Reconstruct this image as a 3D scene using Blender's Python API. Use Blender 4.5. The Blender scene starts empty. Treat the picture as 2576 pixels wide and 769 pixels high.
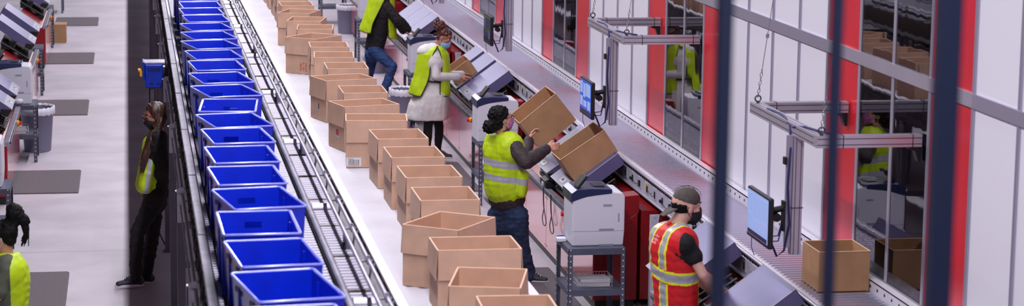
import bpy, bmesh, math, random
from mathutils import Vector, Matrix, Quaternion, noise
random.seed(7)
V = Vector
sc = bpy.context.scene
COL = sc.collection
PI = math.pi

# ---------------------------------------------------------------- camera
FPX = 5700.0; CXP = 1288.0; CYP = 384.5; CAMH = 4.62
def _frame():
    d = V(((318.0-CXP)/FPX, -(-555.0-CYP)/FPX, 1.0)).normalized()
    a, b = 0.012, 1.0
    z = V((a, b, -(a*d.x+b*d.y)/d.z)).normalized()
    x = V((z.y*d.z-z.z*d.y, z.z*d.x-z.x*d.z, z.x*d.y-z.y*d.x)).normalized()
    if x.x < 0: x = -x
    return x, d, z
_X, _Y, _Z = _frame()
def at(u, v, Y):
    """world point seen at image point (u, v) at depth Y"""
    r = V(((u-CXP)/FPX, -(v-CYP)/FPX, 1.0))
    w = V((_X.dot(r), _Y.dot(r), _Z.dot(r)))
    return V((0, 0, CAMH)) + w*(Y/w.y)
cam = bpy.data.cameras.new('camera'); camo = bpy.data.objects.new('camera', cam); COL.objects.link(camo)
def _c2w(c): return V((_X.dot(c), _Y.dot(c), _Z.dot(c)))
_r, _u, _b = _c2w(V((1, 0, 0))), _c2w(V((0, 1, 0))), _c2w(V((0, 0, -1)))
camo.matrix_world = Matrix(((_r.x, _u.x, _b.x, 0), (_r.y, _u.y, _b.y, 0), (_r.z, _u.z, _b.z, CAMH), (0, 0, 0, 1)))
cam.sensor_width = 36; cam.lens = FPX/2576*36; cam.clip_end = 300; cam.clip_start = 0.1
cam.dof.use_dof = True; cam.dof.focus_distance = 21.5; cam.dof.aperture_fstop = 3.4
sc.camera = camo
sc.view_settings.view_transform = 'Standard'; sc.view_settings.look = 'None'
sc.view_settings.gamma = 1; sc.view_settings.use_curve_mapping = False
sc.view_settings.exposure = 0.0

# ---------------------------------------------------------------- materials
def lin(c):
    c = c/255.0
    return c/12.92 if c <= 0.04045 else ((c+0.055)/1.055)**2.4
def px(p):
    q = V(p)-V((0, 0, CAMH))
    a = V((_X.x*q.x+_Y.x*q.y+_Z.x*q.z, _X.y*q.x+_Y.y*q.y+_Z.y*q.z, _X.z*q.x+_Y.z*q.y+_Z.z*q.z))
    return CXP+FPX*a.x/a.z, CYP-FPX*a.y/a.z
def rgb(r, g, b): return (lin(r), lin(g), lin(b), 1)
MATS = {}
def mat(name, col, rough=0.5, metal=0.0, var=0.0, vscale=6.0, bump=0.0, bscale=60.0, coat=0.0, spec=0.5, emis=None, stretch=None, col2=None):
    m = bpy.data.materials.new(name); m.use_nodes = True
    nt = m.node_tree; N = nt.nodes; L = nt.links
    p = N['Principled BSDF']
    p.inputs['Base Color'].default_value = rgb(*col)
    p.inputs['Roughness'].default_value = rough
    p.inputs['Metallic'].default_value = metal
    p.inputs['Specular IOR Level'].default_value = spec
    p.inputs['Coat Weight'].default_value = coat
    p.inputs['Coat Roughness'].default_value = 0.12
    if emis:
        p.inputs['Emission Color'].default_value = rgb(*emis[0]); p.inputs['Emission Strength'].default_value = emis[1]
    tc = None
    if var or bump:
        tc = N.new('ShaderNodeTexCoord'); mp = N.new('ShaderNodeMapping')
        if stretch: mp.inputs['Scale'].default_value = stretch
        L.new(tc.outputs['Object'], mp.inputs['Vector'])
    if var:
        n = N.new('ShaderNodeTexNoise'); n.inputs['Scale'].default_value = vscale; n.inputs['Detail'].default_value = 6
        L.new(mp.outputs['Vector'], n.inputs['Vector'])
        mr = N.new('ShaderNodeMapRange'); mr.inputs[1].default_value = 0.35; mr.inputs[2].default_value = 0.65
        L.new(n.outputs['Fac'], mr.inputs[0])
        mx = N.new('ShaderNodeMix'); mx.data_type = 'RGBA'
        c2 = col2 if col2 else tuple(max(0, c*(1-var)) for c in col)
        mx.inputs[6].default_value = rgb(*col); mx.inputs[7].default_value = rgb(*c2)
        L.new(mr.outputs[0], mx.inputs[0]); L.new(mx.outputs[2], p.inputs['Base Color'])
    if bump:
        n2 = N.new('ShaderNodeTexNoise'); n2.inputs['Scale'].default_value = bscale; n2.inputs['Detail'].default_value = 3
        L.new(mp.outputs['Vector'], n2.inputs['Vector'])
        b = N.new('ShaderNodeBump'); b.inputs['Strength'].default_value = bump; b.inputs['Distance'].default_value = 0.01
        L.new(n2.outputs['Fac'], b.inputs['Height']); L.new(b.outputs['Normal'], p.inputs['Normal'])
    MATS[name] = m
    return m
mat('concrete', (196, 188, 200), 0.55, var=0.10, vscale=1.3, bump=0.05, bscale=25)
mat('blue_plastic', (2, 46, 222), 0.3, spec=0.6, var=0.14, vscale=5, coat=0.5)
mat('blue_rim_highlight', (138, 146, 250), 0.22, spec=0.9)  # paler than the body: the highlight on the rounded rim is put into this colour
mat('dark_blue_hole', (4, 8, 60), 0.6)
mat('cardboard', (212, 173, 149), 0.75, var=0.07, vscale=7, bump=0.03, bscale=90)
mat('cardboard_edge', (230, 192, 164), 0.8)
mat('cardboard_dark', (184, 140, 102), 0.75, var=0.07, vscale=7)
mat('red_ink', (196, 70, 52), 0.7)
mat('paper', (226, 224, 230), 0.6)
mat('ink', (70, 66, 80), 0.6)
mat('aluminium', (190, 186, 202), 0.34, metal=0.5, var=0.05, vscale=3)
mat('alu_frame', (176, 172, 192), 0.4, metal=0.6)
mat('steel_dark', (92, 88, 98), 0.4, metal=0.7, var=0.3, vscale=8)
mat('steel_roller', (196, 190, 212), 0.27, metal=0.85)
mat('lane_roller', (140, 136, 152), 0.42, metal=0.25)
mat('print_pink', (238, 140, 146), 0.6)
mat('machine_grey', (28, 26, 36), 0.45, metal=0.3, var=0.5, vscale=5, stretch=(1, 0.6, 6), col2=(86, 82, 98))
mat('rail_metal', (138, 134, 150), 0.6, metal=0.3, var=0.15, vscale=7)
mat('galvanised', (176, 171, 188), 0.38, metal=0.6, var=0.12, vscale=12)
mat('white_roller', (198, 195, 205), 0.38, var=0.04, vscale=2)
mat('white_paint', (222, 218, 230), 0.4, var=0.04, vscale=5)
mat('grey_paint', (112, 108, 122), 0.45, var=0.08, vscale=5)
mat('white_panel', (236, 234, 244), 0.4)
mat('red_panel', (222, 34, 52), 0.3, spec=0.5, var=0.06, vscale=2)
mat('red_gloss', (212, 60, 74), 0.16, spec=1.0, coat=1.0)
mat('red_deep', (140, 6, 16), 0.35, var=0.1, vscale=4)
mat('plate_grey', (150, 148, 168), 0.5)
mat('tray_metal', (104, 100, 146), 0.45, metal=0.2, var=0.05, vscale=4)
mat('plate_white', (186, 184, 202), 0.4)
mat('black', (17, 16, 21), 0.45, var=0.2, vscale=20)
mat('black_rubber', (28, 26, 32), 0.6)
mat('navy', (36, 42, 84), 0.32)
mat('printer_white', (216, 214, 228), 0.42)
mat('printer_grey', (150, 148, 166), 0.5)
mat('rack_grey', (82, 86, 106), 0.45, var=0.1, vscale=10)
mat('hole_white', (205, 205, 215), 0.5)
mat('floor_mat', (112, 104, 112), 0.85, var=0.22, vscale=70, bump=0.5, bscale=120)
mat('yellow', (235, 205, 30), 0.5)
mat('orange', (245, 170, 20), 0.45)
mat('red_button', (220, 20, 30), 0.35)
mat('blue_motor', (10, 48, 178), 0.35, var=0.1, vscale=20)
mat('post_navy', (22, 32, 62), 0.5)
mat('bin_grey', (128, 126, 150), 0.5)
mat('liner_white', (222, 218, 232), 0.45, var=0.08, vscale=20, bump=0.4, bscale=30)
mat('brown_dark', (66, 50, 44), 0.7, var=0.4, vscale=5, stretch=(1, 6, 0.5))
mat('grime', (120, 104, 98), 0.6, var=0.55, vscale=14)
mat('blue_cable', (34, 30, 96), 0.5)
mat('skin_a', (206, 150, 128), 0.5, var=0.05, vscale=30)
mat('skin_b', (176, 112, 92), 0.5, var=0.05, vscale=30)
mat('skin_c', (226, 176, 160), 0.5, var=0.05, vscale=30)
mat('hair_black', (12, 9, 10), 0.75, spec=0.25, var=0.3, vscale=60)
mat('hair_brown', (44, 24, 20), 0.4, var=0.4, vscale=70, col2=(78, 46, 36))
mat('hair_auburn', (62, 26, 24), 0.4, var=0.4, vscale=70, col2=(92, 40, 30))
mat('vest_lime', (196, 226, 18), 0.55, var=0.07, vscale=12, bump=0.15, bscale=18)
mat('vest_silver', (172, 172, 184), 0.35)
mat('vest_yellow', (236, 240, 40), 0.5)
mat('vest_red', (222, 22, 34), 0.6, var=0.10, vscale=12, bump=0.15, bscale=18)
mat('trim_dark', (34, 40, 24), 0.6)
mat('jacket_brown', (62, 50, 54), 0.7, var=0.25, vscale=14, bump=0.3, bscale=22)
mat('hoodie_black', (30, 26, 32), 0.85, var=0.2, vscale=14, bump=0.3, bscale=22)
mat('coat_cream', (226, 220, 220), 0.75, var=0.05, vscale=10, bump=0.3, bscale=18)
mat('denim', (28, 50, 98), 0.8, var=0.35, vscale=9, bump=0.2, bscale=60, col2=(46, 78, 132))
mat('denim_dark', (24, 34, 62), 0.8, var=0.3, vscale=9, bump=0.2, bscale=60, col2=(34, 56, 92))
mat('black_cloth', (20, 17, 22), 0.85, var=0.2, vscale=10, bump=0.2, bscale=25)
mat('olive_cloth', (88, 92, 78), 0.8, var=0.12, vscale=14, bump=0.3, bscale=22)
mat('cap_grey', (92, 84, 80), 0.85, var=0.1, vscale=30)
mat('mask_blue', (130, 178, 222), 0.6)
mat('mask_black', (22, 22, 32), 0.7)
mat('mask_print', (120, 90, 190), 0.6, var=0.9, vscale=90, col2=(232, 120, 150))
mat('shoe_dark', (44, 42, 62), 0.6)
mat('shoe_white', (214, 208, 216), 0.5)
mat('glasses', (70, 14, 34), 0.3)
mat('screen_blue', (30, 60, 150), 0.25, emis=((44, 104, 226), 0.5))
mat('screen_light', (150, 175, 225), 0.3, emis=((150, 172, 226), 0.38))
mat('screen_dark', (26, 30, 70), 0.12)
mat('monitor_black', (24, 22, 30), 0.35)
mat('lamp_white', (255, 255, 255), 0.5, emis=((255, 250, 255), 3.0))
mat('red_light', (255, 40, 50), 0.5, emis=((255, 50, 60), 3.0))
# concrete: long faint scuffs and a saw-cut joint grid
def concrete_nodes():
    m = MATS['concrete']; nt = m.node_tree; N = nt.nodes; L = nt.links; p = N['Principled BSDF']
    src = p.inputs['Base Color'].links[0].from_socket
    tc = N.new('ShaderNodeTexCoord')
    n = N.new('ShaderNodeTexNoise'); n.inputs['Scale'].default_value = 0.9; n.inputs['Detail'].default_value = 8; n.inputs['Distortion'].default_value = 0.6
    L.new(tc.outputs['Object'], n.inputs['Vector'])
    mr = N.new('ShaderNodeMapRange'); mr.inputs[1].default_value = 0.5; mr.inputs[2].default_value = 0.75; mr.inputs[3].default_value = 0.0; mr.inputs[4].default_value = 0.35
    L.new(n.outputs['Fac'], mr.inputs[0])
    mx = N.new('ShaderNodeMix'); mx.data_type = 'RGBA'; mx.inputs[7].default_value = rgb(158, 148, 160)
    L.new(mr.outputs[0], mx.inputs[0]); L.new(src, mx.inputs[6])
    sp = N.new('ShaderNodeSeparateXYZ'); L.new(tc.outputs['Object'], sp.inputs[0])
    def M(op, a, b=None):
        n_ = N.new('ShaderNodeMath'); n_.operation = op
        L.new(a, n_.inputs[0]) if not isinstance(a, float) else None
        if b is not None: n_.inputs[1].default_value = b
        return n_.outputs[0]
    fr = M('LESS_THAN', M('FRACT', M('DIVIDE', M('SUBTRACT', sp.outputs[1], 22.4), 6.1)), 0.0025)
    m2 = N.new('ShaderNodeMix'); m2.data_type = 'RGBA'; m2.inputs[7].default_value = rgb(128, 120, 132)
    L.new(fr, m2.inputs[0]); L.new(mx.outputs[2], m2.inputs[6]); L.new(m2.outputs[2], p.inputs['Base Color'])
concrete_nodes()
# window glass: a clear pane that mirrors more at grazing angles
g = bpy.data.materials.new('window_glass'); g.use_nodes = True; MATS['window_glass'] = g
nt = g.node_tree; nt.nodes.clear()
o_ = nt.nodes.new('ShaderNodeOutputMaterial'); mx_ = nt.nodes.new('ShaderNodeMixShader'); fr_ = nt.nodes.new('ShaderNodeFresnel'); fr_.inputs[0].default_value = 2.0
t_ = nt.nodes.new('ShaderNodeBsdfTransparent'); t_.inputs[0].default_value = (0.9, 0.9, 0.94, 1)
gl_ = nt.nodes.new('ShaderNodeBsdfGlossy'); gl_.inputs['Roughness'].default_value = 0.02; gl_.inputs[0].default_value = (0.95, 0.95, 1, 1)
tc_ = nt.nodes.new('ShaderNodeTexCoord'); mp_ = nt.nodes.new('ShaderNodeMapping'); mp_.inputs['Scale'].default_value = (1, 1.6, 0.5)
nz_ = nt.nodes.new('ShaderNodeTexNoise'); nz_.inputs['Scale'].default_value = 2.2; nz_.inputs['Detail'].default_value = 1.5
bp_ = nt.nodes.new('ShaderNodeBump'); bp_.inputs['Strength'].default_value = 0.07; bp_.inputs['Distance'].default_value = 0.012
nt.links.new(tc_.outputs['Object'], mp_.inputs['Vector']); nt.links.new(mp_.outputs['Vector'], nz_.inputs['Vector']); nt.links.new(nz_.outputs['Fac'], bp_.inputs['Height']); nt.links.new(bp_.outputs['Normal'], gl_.inputs['Normal'])
nt.links.new(fr_.outputs[0], mx_.inputs[0]); nt.links.new(t_.outputs[0], mx_.inputs[1]); nt.links.new(gl_.outputs[0], mx_.inputs[2]); nt.links.new(mx_.outputs[0], o_.inputs[0])

# ---------------------------------------------------------------- mesh helpers
def rotm(rx=0, ry=0, rz=0):
    return Matrix.Rotation(rz, 3, 'Z') @ Matrix.Rotation(ry, 3, 'Y') @ Matrix.Rotation(rx, 3, 'X')
class MB:
    def __init__(s): s.v = []; s.f = []; s.m = []; s.s = []
    def add(s, vs, fs, m=0, sm=False):
        k = len(s.v); s.v += [V(p) for p in vs]
        for f in fs: s.f.append([i+k for i in f]); s.m.append(m); s.s.append(sm)
        return s
    def box(s, x0, x1, y0, y1, z0, z1, m=0, R=None, o=None):
        vs = [V((x, y, z)) for z in (z0, z1) for y in (y0, y1) for x in (x0, x1)]
        if R is not None:
            o = V(o) if o is not None else V((0, 0, 0))
            vs = [R @ (p-o)+o for p in vs]
        return s.add(vs, [(0, 2, 3, 1), (4, 5, 7, 6), (0, 1, 5, 4), (2, 6, 7, 3), (0, 4, 6, 2), (1, 3, 7, 5)], m)
    def cyl(s, a, b, r, n=12, m=0, r2=None, caps=True):
        a = V(a); b = V(b); r2 = r if r2 is None else r2
        d = (b-a).normalized(); q = d.to_track_quat('Z', 'Y').to_matrix()
        vs = []
        for c, rr in ((a, r), (b, r2)):
            for i in range(n):
                t = 2*PI*i/n; vs.append(c+q @ V((math.cos(t)*rr, math.sin(t)*rr, 0)))
        k = len(s.v)
        s.add(vs, [(i, (i+1) % n, n+(i+1) % n, n+i) for i in range(n)], m, True)
        if caps:
            s.add(vs[:n], [list(range(n))[::-1]], m); s.add(vs[n:], [list(range(n))], m)
        return s
    def tube(s, pts, r, n=8, m=0, closed=False, radii=None):
        pts = [V(p) for p in pts]; N = len(pts); rings = []
        prev = None
        for i, p in enumerate(pts):
            a = pts[(i-1) % N] if (i > 0 or closed) else p
            b = pts[(i+1) % N] if (i < N-1 or closed) else p
            d = (b-a).normalized() if (b-a).length > 1e-9 else V((0, 0, 1))
            if prev is None:
                x = d.orthogonal().normalized()
            else:
                x = (prev-d*prev.dot(d))
                x = x.normalized() if x.length > 1e-6 else d.orthogonal().normalized()
            prev = x; y = d.cross(x)
            rr = radii[i] if radii else r
            rings.append([p+x*math.cos(2*PI*k/n)*rr+y*math.sin(2*PI*k/n)*rr for k in range(n)])
        vs = [q for ring in rings for q in ring]; fs = []
        for i in range(N if closed else N-1):
            j = (i+1) % N
            for k in range(n): fs.append((i*n+k, i*n+(k+1) % n, j*n+(k+1) % n, j*n+k))
        s.add(vs, fs, m, True)
        if not closed:
            s.add(rings[0], [list(range(n))[::-1]], m); s.add(rings[-1], [list(range(n))], m)
        return s
    def prism(s, poly, a0, a1, axis='Y', m=0):
        """poly in the plane across axis: Y -> (x,z), X -> (y,z), Z -> (x,y)"""
        def P(p, a): return V((p[0], a, p[1])) if axis == 'Y' else (V((a, p[0], p[1])) if axis == 'X' else V((p[0], p[1], a)))
        n = len(poly)
        vs = [P(p, a0) for p in poly]+[P(p, a1) for p in poly]
        return s.add(vs, [list(range(n))[::-1], list(range(n, 2*n))]+[(i, (i+1) % n, n+(i+1) % n, n+i) for i in range(n)], m)
    def quad(s, a, b, c, d, t=0.002, m=0):
        a, b, c, d = V(a), V(b), V(c), V(d); n = (b-a).cross(d-a).normalized()*t
        return s.add([a, b, c, d, a+n, b+n, c+n, d+n], [(3, 2, 1, 0), (4, 5, 6, 7), (0, 1, 5, 4), (1, 2, 6, 5), (2, 3, 7, 6), (3, 0, 4, 7)], m)
    def lathe(s, prof, c=(0, 0, 0), n=24, m=0, sx=1, sy=1):
        c = V(c); vs = []
        for r, z in prof:
            for i in range(n):
                t = 2*PI*i/n; vs.append(c+V((r*math.cos(t)*sx, r*math.sin(t)*sy, z)))
        fs = []
        for j in range(len(prof)-1):
            for i in range(n): fs.append((j*n+i, j*n+(i+1) % n, (j+1)*n+(i+1) % n, (j+1)*n+i))
        return s.add(vs, fs, m, True)
    def xf(s, M, k0=0):
        for i in range(k0, len(s.v)): s.v[i] = M @ s.v[i]
        return s
    def build(s, name, mats, parent=None, bevel=0, loc=None, rz=None, seg=2, recalc=False):
        me = bpy.data.meshes.new(name); me.from_pydata(s.v, [], s.f)
        if isinstance(mats, str): mats = [mats]
        for q in mats: me.materials.append(MATS[q])
        for p, mi, sm in zip(me.polygons, s.m, s.s): p.material_index = mi; p.use_smooth = sm
        if recalc or True:
            bm = bmesh.new(); bm.from_mesh(me); bmesh.ops.recalc_face_normals(bm, faces=bm.faces); bm.to_mesh(me); bm.free()
        me.update()
        o = bpy.data.objects.new(name, me); COL.objects.link(o)
        if parent is not None: o.parent = parent
        if loc is not None: o.location = loc
        if rz is not None: o.rotation_euler = (0, 0, rz)
        if bevel:
            b = o.modifiers.new('bevel', 'BEVEL'); b.width = bevel; b.segments = seg; b.limit_method = 'ANGLE'; b.angle_limit = 0.7
        return o
def tag(o, label=None, cat=None, group=None, kind=None):
    if label: o['label'] = label
    if cat: o['category'] = cat
    if group: o['group'] = group
    if kind: o['kind'] = kind
    return o
def empty(name, loc=(0, 0, 0), rz=0):
    o = bpy.data.objects.new(name, None); COL.objects.link(o); o.location = loc; o.rotation_euler = (0, 0, rz)
    o.empty_display_size = 0.1
    return o
KIDS = {}
def copy_tree(o, parent=None):
    c = o.copy(); COL.objects.link(c)
    if parent is not None: c.parent = parent
    for ch in [q for q in bpy.data.objects if q.parent == o]: copy_tree(ch, c)
    return c
def clone(o, loc, rz=0, scale=None):
    c = copy_tree(o); c.location = loc; c.rotation_euler = (0, 0, rz)
    if scale: c.scale = scale
    return c
ORD = ['first', 'second', 'third', 'fourth', 'fifth', 'sixth', 'seventh', 'eighth', 'ninth', 'tenth', 'eleventh', 'twelfth', 'thirteenth', 'fourteenth', 'fifteenth', 'sixteenth', 'seventeenth', 'eighteenth', 'nineteenth', 'twentieth', 'twenty-first', 'twenty-second', 'twenty-third', 'twenty-fourth', 'twenty-fifth', 'twenty-sixth']
# ---------------------------------------------------------------- the hall
def struct(mb, name, mats, parent=None, bevel=0):
    o = mb.build(name, mats, parent, bevel)
    if parent is None: o['kind'] = 'structure'
    return o
struct(MB().box(-9, 12, -2, 66, -0.1, 0), 'floor', 'concrete')
struct(MB().box(-9.2, -9, -2, 66, 0, 9), 'wall_left', 'grey_paint')
struct(MB().box(-9, 12, 66, 66.2, 0, 9), 'wall_back', 'white_paint')
XW = 5.2
# enclosure wall on the right: panels between upright aluminium strips, a period of 6 m
wall = MB()
PER = 6.0
wall = MB()
edges = []
base = 16.38
for k in range(-2, 8):
    y = base+PER*k
    edges.append(('white', y, y+2.98)); edges.append(('red', y-0.73, y)); edges.append(('win', y-2.25, y-0.73)); edges.append(('red', y-3.02, y-2.25))
nw = 1; nt_ = 1
for kind, a, b in edges:
    if kind != 'win':
        wall.box(XW, XW+0.06, a, b, 0, 5.2, 0 if kind == 'white' else 1)
struct(wall, 'wall_right', ['white_panel', 'red_panel'])
for kind, a, b in edges:
    ys = []
    if kind == 'white': ys = [a+(b-a)*i/4 for i in range(1, 4)]+[a, b]
    for y in ys:
        t = MB().box(XW-0.012, XW, y-0.02, y+0.02, 1.2, 5.2)
        struct(t, 'trim_%d' % nt_, 'alu_frame'); nt_ += 1
    if kind == 'win':
        w = empty('window_%d' % nw, (XW, (a+b)/2, 0)); w['kind'] = 'structure'; nw += 1
        h = (b-a)/2; f = MB()
        for y in (-h+0.022, -0.0, h-0.022): f.box(-0.008, 0.04, y-0.022, y+0.022, 0, 5.2)
        for sgn in (-1, 1):
            f.box(-0.004, 0.03, *sorted((sgn*0.022, sgn*(h-0.044))), 1.18, 1.205)
        f.build('window_frame', 'aluminium', w, 0.004)
        for sgn in (-1, 1):
            lo, hi = sorted((sgn*0.022, sgn*(h-0.044)))
            MB().box(0.0, 0.006, lo, hi, 1.29, 5.2).build('pane', 'window_glass', w)
            MB().box(0.0, 0.03, lo, hi, 1.205, 1.29, 0).build('kick_plate', 'steel_dark', w)
# band running along the wall
for kind, a, b in edges:
    t = MB().box(XW-0.02, XW-0.0001, a, b, 2.655, 2.745)
    struct(t, 'trim_%d' % nt_, 'aluminium' if kind != 'white' else 'alu_frame'); nt_ += 1
# dim interior behind the windows
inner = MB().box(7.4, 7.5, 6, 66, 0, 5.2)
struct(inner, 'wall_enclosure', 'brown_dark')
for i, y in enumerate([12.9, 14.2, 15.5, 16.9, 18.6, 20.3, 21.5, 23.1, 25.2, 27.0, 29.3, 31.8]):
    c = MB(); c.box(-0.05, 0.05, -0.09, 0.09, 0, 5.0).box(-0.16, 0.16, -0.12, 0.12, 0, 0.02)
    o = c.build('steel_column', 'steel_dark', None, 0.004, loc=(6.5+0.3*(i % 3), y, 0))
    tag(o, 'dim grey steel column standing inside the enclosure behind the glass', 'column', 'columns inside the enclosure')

# ---------------------------------------------------------------- light
w = bpy.data.worlds.new('world'); sc.world = w; w.use_nodes = True
w.node_tree.nodes['Background'].inputs[0].default_value = (0.78, 0.74, 1.0, 1); w.node_tree.nodes['Background'].inputs[1].default_value = 0.055
def area(name, loc, sx, sy, power, spread=180, rot=(0, 0, 0), col=(0.965, 0.935, 1.0)):
    l = bpy.data.lights.new(name, 'AREA'); l.shape = 'RECTANGLE'; l.size = sx; l.size_y = sy; l.energy = power; l.color = col
    l.spread = math.radians(spread)
    o = bpy.data.objects.new(name, l); COL.objects.link(o); o.location = loc; o.rotation_euler = rot
    return o
LIGHTS = [
    area('strip_lamp_row', (1.25, 32, 6.0), 0.14, 64, 2750),
    area('left_fill_light', (-6.0, 32, 6.5), 1.2, 60, 70),  # added weak fill from the left, no known row of lamps
    area('hall_lamp_row', (4.4, 32, 6.5), 1.2, 60, 330),
]
# work mats
def floor_mat(x0, x1, y0, y1, label):
    m = MB(); w, d = x1-x0, y1-y0
    m.prism([(0.0, 0.0), (w, 0.0), (w-0.02, 0.014), (0.02, 0.014)], 0, d, 'Y')
    o = m.build('floor_mat', 'floor_mat', None, 0.004, loc=(x0, y0, 0)); return tag(o, label, 'mat', 'anti-fatigue mats by the stations')
for i, (y, l) in enumerate([(19.9, 'nearest of the left aisle'), (25.65, 'second from the near end of the left aisle'), (31.75, 'third from the near end of the left aisle'), (37.6, 'fourth from the near end of the left aisle'), (43.5, 'farthest one of the left aisle')]):
    floor_mat(-1.42, -0.60, y, y+1.52, 'grey ribbed floor mat, '+l)
floor_mat(3.0, 3.97, 19.0, 21.1, 'dark grey floor mat under the worker in jeans lifting boxes')
floor_mat(3.0, 3.97, 25.3, 27.3, 'dark grey floor mat beneath the woman in the cream coat')
floor_mat(3.0, 3.97, 31.2, 33.2, 'dark grey floor mat under the leaning worker in blue jeans')
floor_mat(3.0, 3.97, 13.4, 15.4, 'dark grey floor mat beneath the man in the red vest')
# ---------------------------------------------------------------- raised conveyor carrying the blue totes
def rollers(parent, x0, x1, zc, r, ys, mats, near=100, name='roller', n=12):
    ys = sorted(ys)
    proto = None
    for y in ys[:near]:
        if proto is None:
            m = MB().cyl((x0, 0, 0), (x1, 0, 0), r, n).cyl((x0-0.012, 0, 0), (x1+0.012, 0, 0), r*0.35, 6)
            proto = m.build(name, mats, parent, loc=(0, y, zc))
        else:
            c = proto.copy(); COL.objects.link(c); c.parent = parent; c.location = (0, y, zc)
    if ys[near:]:
        m = MB()
        for y in ys[near:]: m.cyl((x0, y, 0), (x1, y, 0), r, n)
        o = m.build(name, mats, parent, loc=(0, 0, zc)); o['kind'] = 'stuff'
def frange(a, b, s):
    out = []
    while a < b: out.append(a); a += s
    return out
rc = tag(empty('roller_conveyor', (0.4, 28, 0)), 'raised conveyor with steel rollers carrying the row of blue totes', 'conveyor')
rc.location = (0, 0, 0)
Y0, Y1 = 8.0, 62.0
m = MB()                                                    # left side frame with its bright top flange in lengths
m.box(0.376, 0.386, Y0, Y1, 1.74, 2.0, 1)
m.box(0.372, 0.392, Y0, Y1, 1.735, 1.75, 0)
m.build('side_frame', ['steel_dark', 'grime'], rc)
for i, y in enumerate(frange(Y0, 40, 1.02)):
    f = MB().box(0.372, 0.418, y, y+1.0, 1.995+0.004*(i % 2), 2.004+0.004*(i % 2)).box(0.369, 0.374, y, y+1.0, 1.97, 2.004)
    f.build('rail_cover', 'rail_metal', rc, 0.002)
MB().box(0.372, 0.418, 40, Y1, 1.995, 2.004).build('rail_cover', 'rail_metal', rc)
MB().tube([(0.352, Y0, 1.70), (0.352, Y1, 1.70)], 0.012, 8).build('air_pipe', 'galvanised', rc)
MB().tube([(0.335, Y0, 1.62), (0.335, Y1, 1.62)], 0.007, 6).build('air_pipe', 'galvanised', rc)
# wiring hanging along the frame
cb = MB()
for i, y in enumerate(frange(9.5, 40, 0.42)):
    y += random.uniform(-.1, .1); s = random.uniform(0.06, 0.16); w = random.uniform(0.12, 0.3)
    pts = [V((0.368-0.012*math.sin(PI*t), y+w*t, 1.97-s*math.sin(PI*t)-0.02*random.random())) for t in [j/8 for j in range(9)]]
    cb.tube(pts, 0.004, 5)
cb.tube([(0.368, y, 1.90+0.012*math.sin(y*2.1)) for y in frange(9, 45, 0.25)], 0.005, 5)
cb.tube([(0.366, y, 1.83+0.015*math.sin(y*1.7+1)) for y in frange(9, 45, 0.25)], 0.005, 5)
cb.build('cable', 'black_rubber', rc)
dmp = None
for i, y in enumerate(frange(9.2, 39, 0.305)):
    if dmp is None: dmp = MB().cyl((0.376, 0, 1.87), (0.362, 0, 1.87), 0.022, 10).cyl((0.376, 0, 1.87), (0.358, 0, 1.87), 0.008, 8).build('drive_wheel', 'steel_dark', rc, loc=(0, y, 0))
    else: c_ = dmp.copy(); COL.objects.link(c_); c_.parent = rc; c_.location = (0, y, 0)
for i, y in enumerate([9.9, 13.0, 16.1, 19.2, 22.3, 25.35, 28.4, 31.4, 34.5, 37.6]):
    p = MB().box(0.308, 0.366, y-0.03, y+0.03, 0.0, 1.56).box(0.29, 0.38, y-0.05, y+0.05, 0, 0.012)
    p.box(1.30, 1.36, y-0.03, y+0.03, 0, 1.7).box(0.366, 1.30, y-0.02, y+0.02, 1.45, 1.50).box(0.366, 1.30, y-0.02, y+0.02, 0.5, 0.55)
    p.build('support', 'grey_paint', rc, 0.003)
    b = MB().prism([(0.300, 1.50), (0.362, 1.50), (0.362, 1.755), (0.328, 1.755), (0.300, 1.725)], y-0.034, y-0.028)
    b.cyl((0.33, y-0.034, 1.70), (0.33, y-0.04, 1.70), 0.010, 8).cyl((0.33, y-0.034, 1.56), (0.33, y-0.04, 1.56), 0.010, 8)
    b.box(0.300, 0.308, y-0.034, y+0.034, 1.50, 1.725); b.box(0.355, 0.380, y-0.03, y+0.03, 1.66, 1.745)
    b.build('support_bracket', 'white_paint', rc)
# guide wheels between the rail and the totes
gw = MB()
for y in frange(9.0, 40, 0.068):
    gw.cyl((0.43, y, 1.955), (0.452, y, 1.955), 0.026, 8)
gw.build('guide_wheels', 'galvanised', rc)['kind'] = 'stuff'
# pan added under the rollers to keep lamp light off the floor below
MB().box(0.386, 1.42, Y0, Y1, 1.74, 1.755).build('under_pan', 'steel_dark', rc)
rollers(rc, 1.13, 1.262, 1.923, 0.0150, [y for y in frange(9.4, 50, 0.0762)], ['lane_roller'])
ra = MB()
for y in frange(9.0, 50, 0.0762): ra.cyl((0.47, y, 1.933), (1.06, y, 1.933), 0.016, 10)
ra.build('tote_rollers', 'lane_roller', rc)['kind'] = 'stuff'
for y in (11.5, 14.2, 16.85, 19.6, 22.3, 25.0, 27.7):
    MB().cyl((1.125, y, 1.935), (1.262, y, 1.935), 0.036, 16).build('drive_roller', 'galvanised', rc)
for y in frange(10.0, 40, 0.9): MB().box(1.13, 1.265, 0, 0.03, 1.90, 1.942, 0).build('cross_brace', 'grime', rc, loc=(0, y, 0))
# middle rail in rounded lengths
for i, y in enumerate(frange(9.0, 46, 1.35)):
    MB().tube([(1.095, y, 1.955), (1.095, y+0.02, 1.965), (1.095, y+1.3, 1.965), (1.095, y+1.32, 1.955)], 0.019, 10).build('divider_rail', 'rail_metal', rc)
MB().box(1.075, 1.115, 9, 46, 1.86, 1.945).build('divider_plate', 'black', rc)
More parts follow.
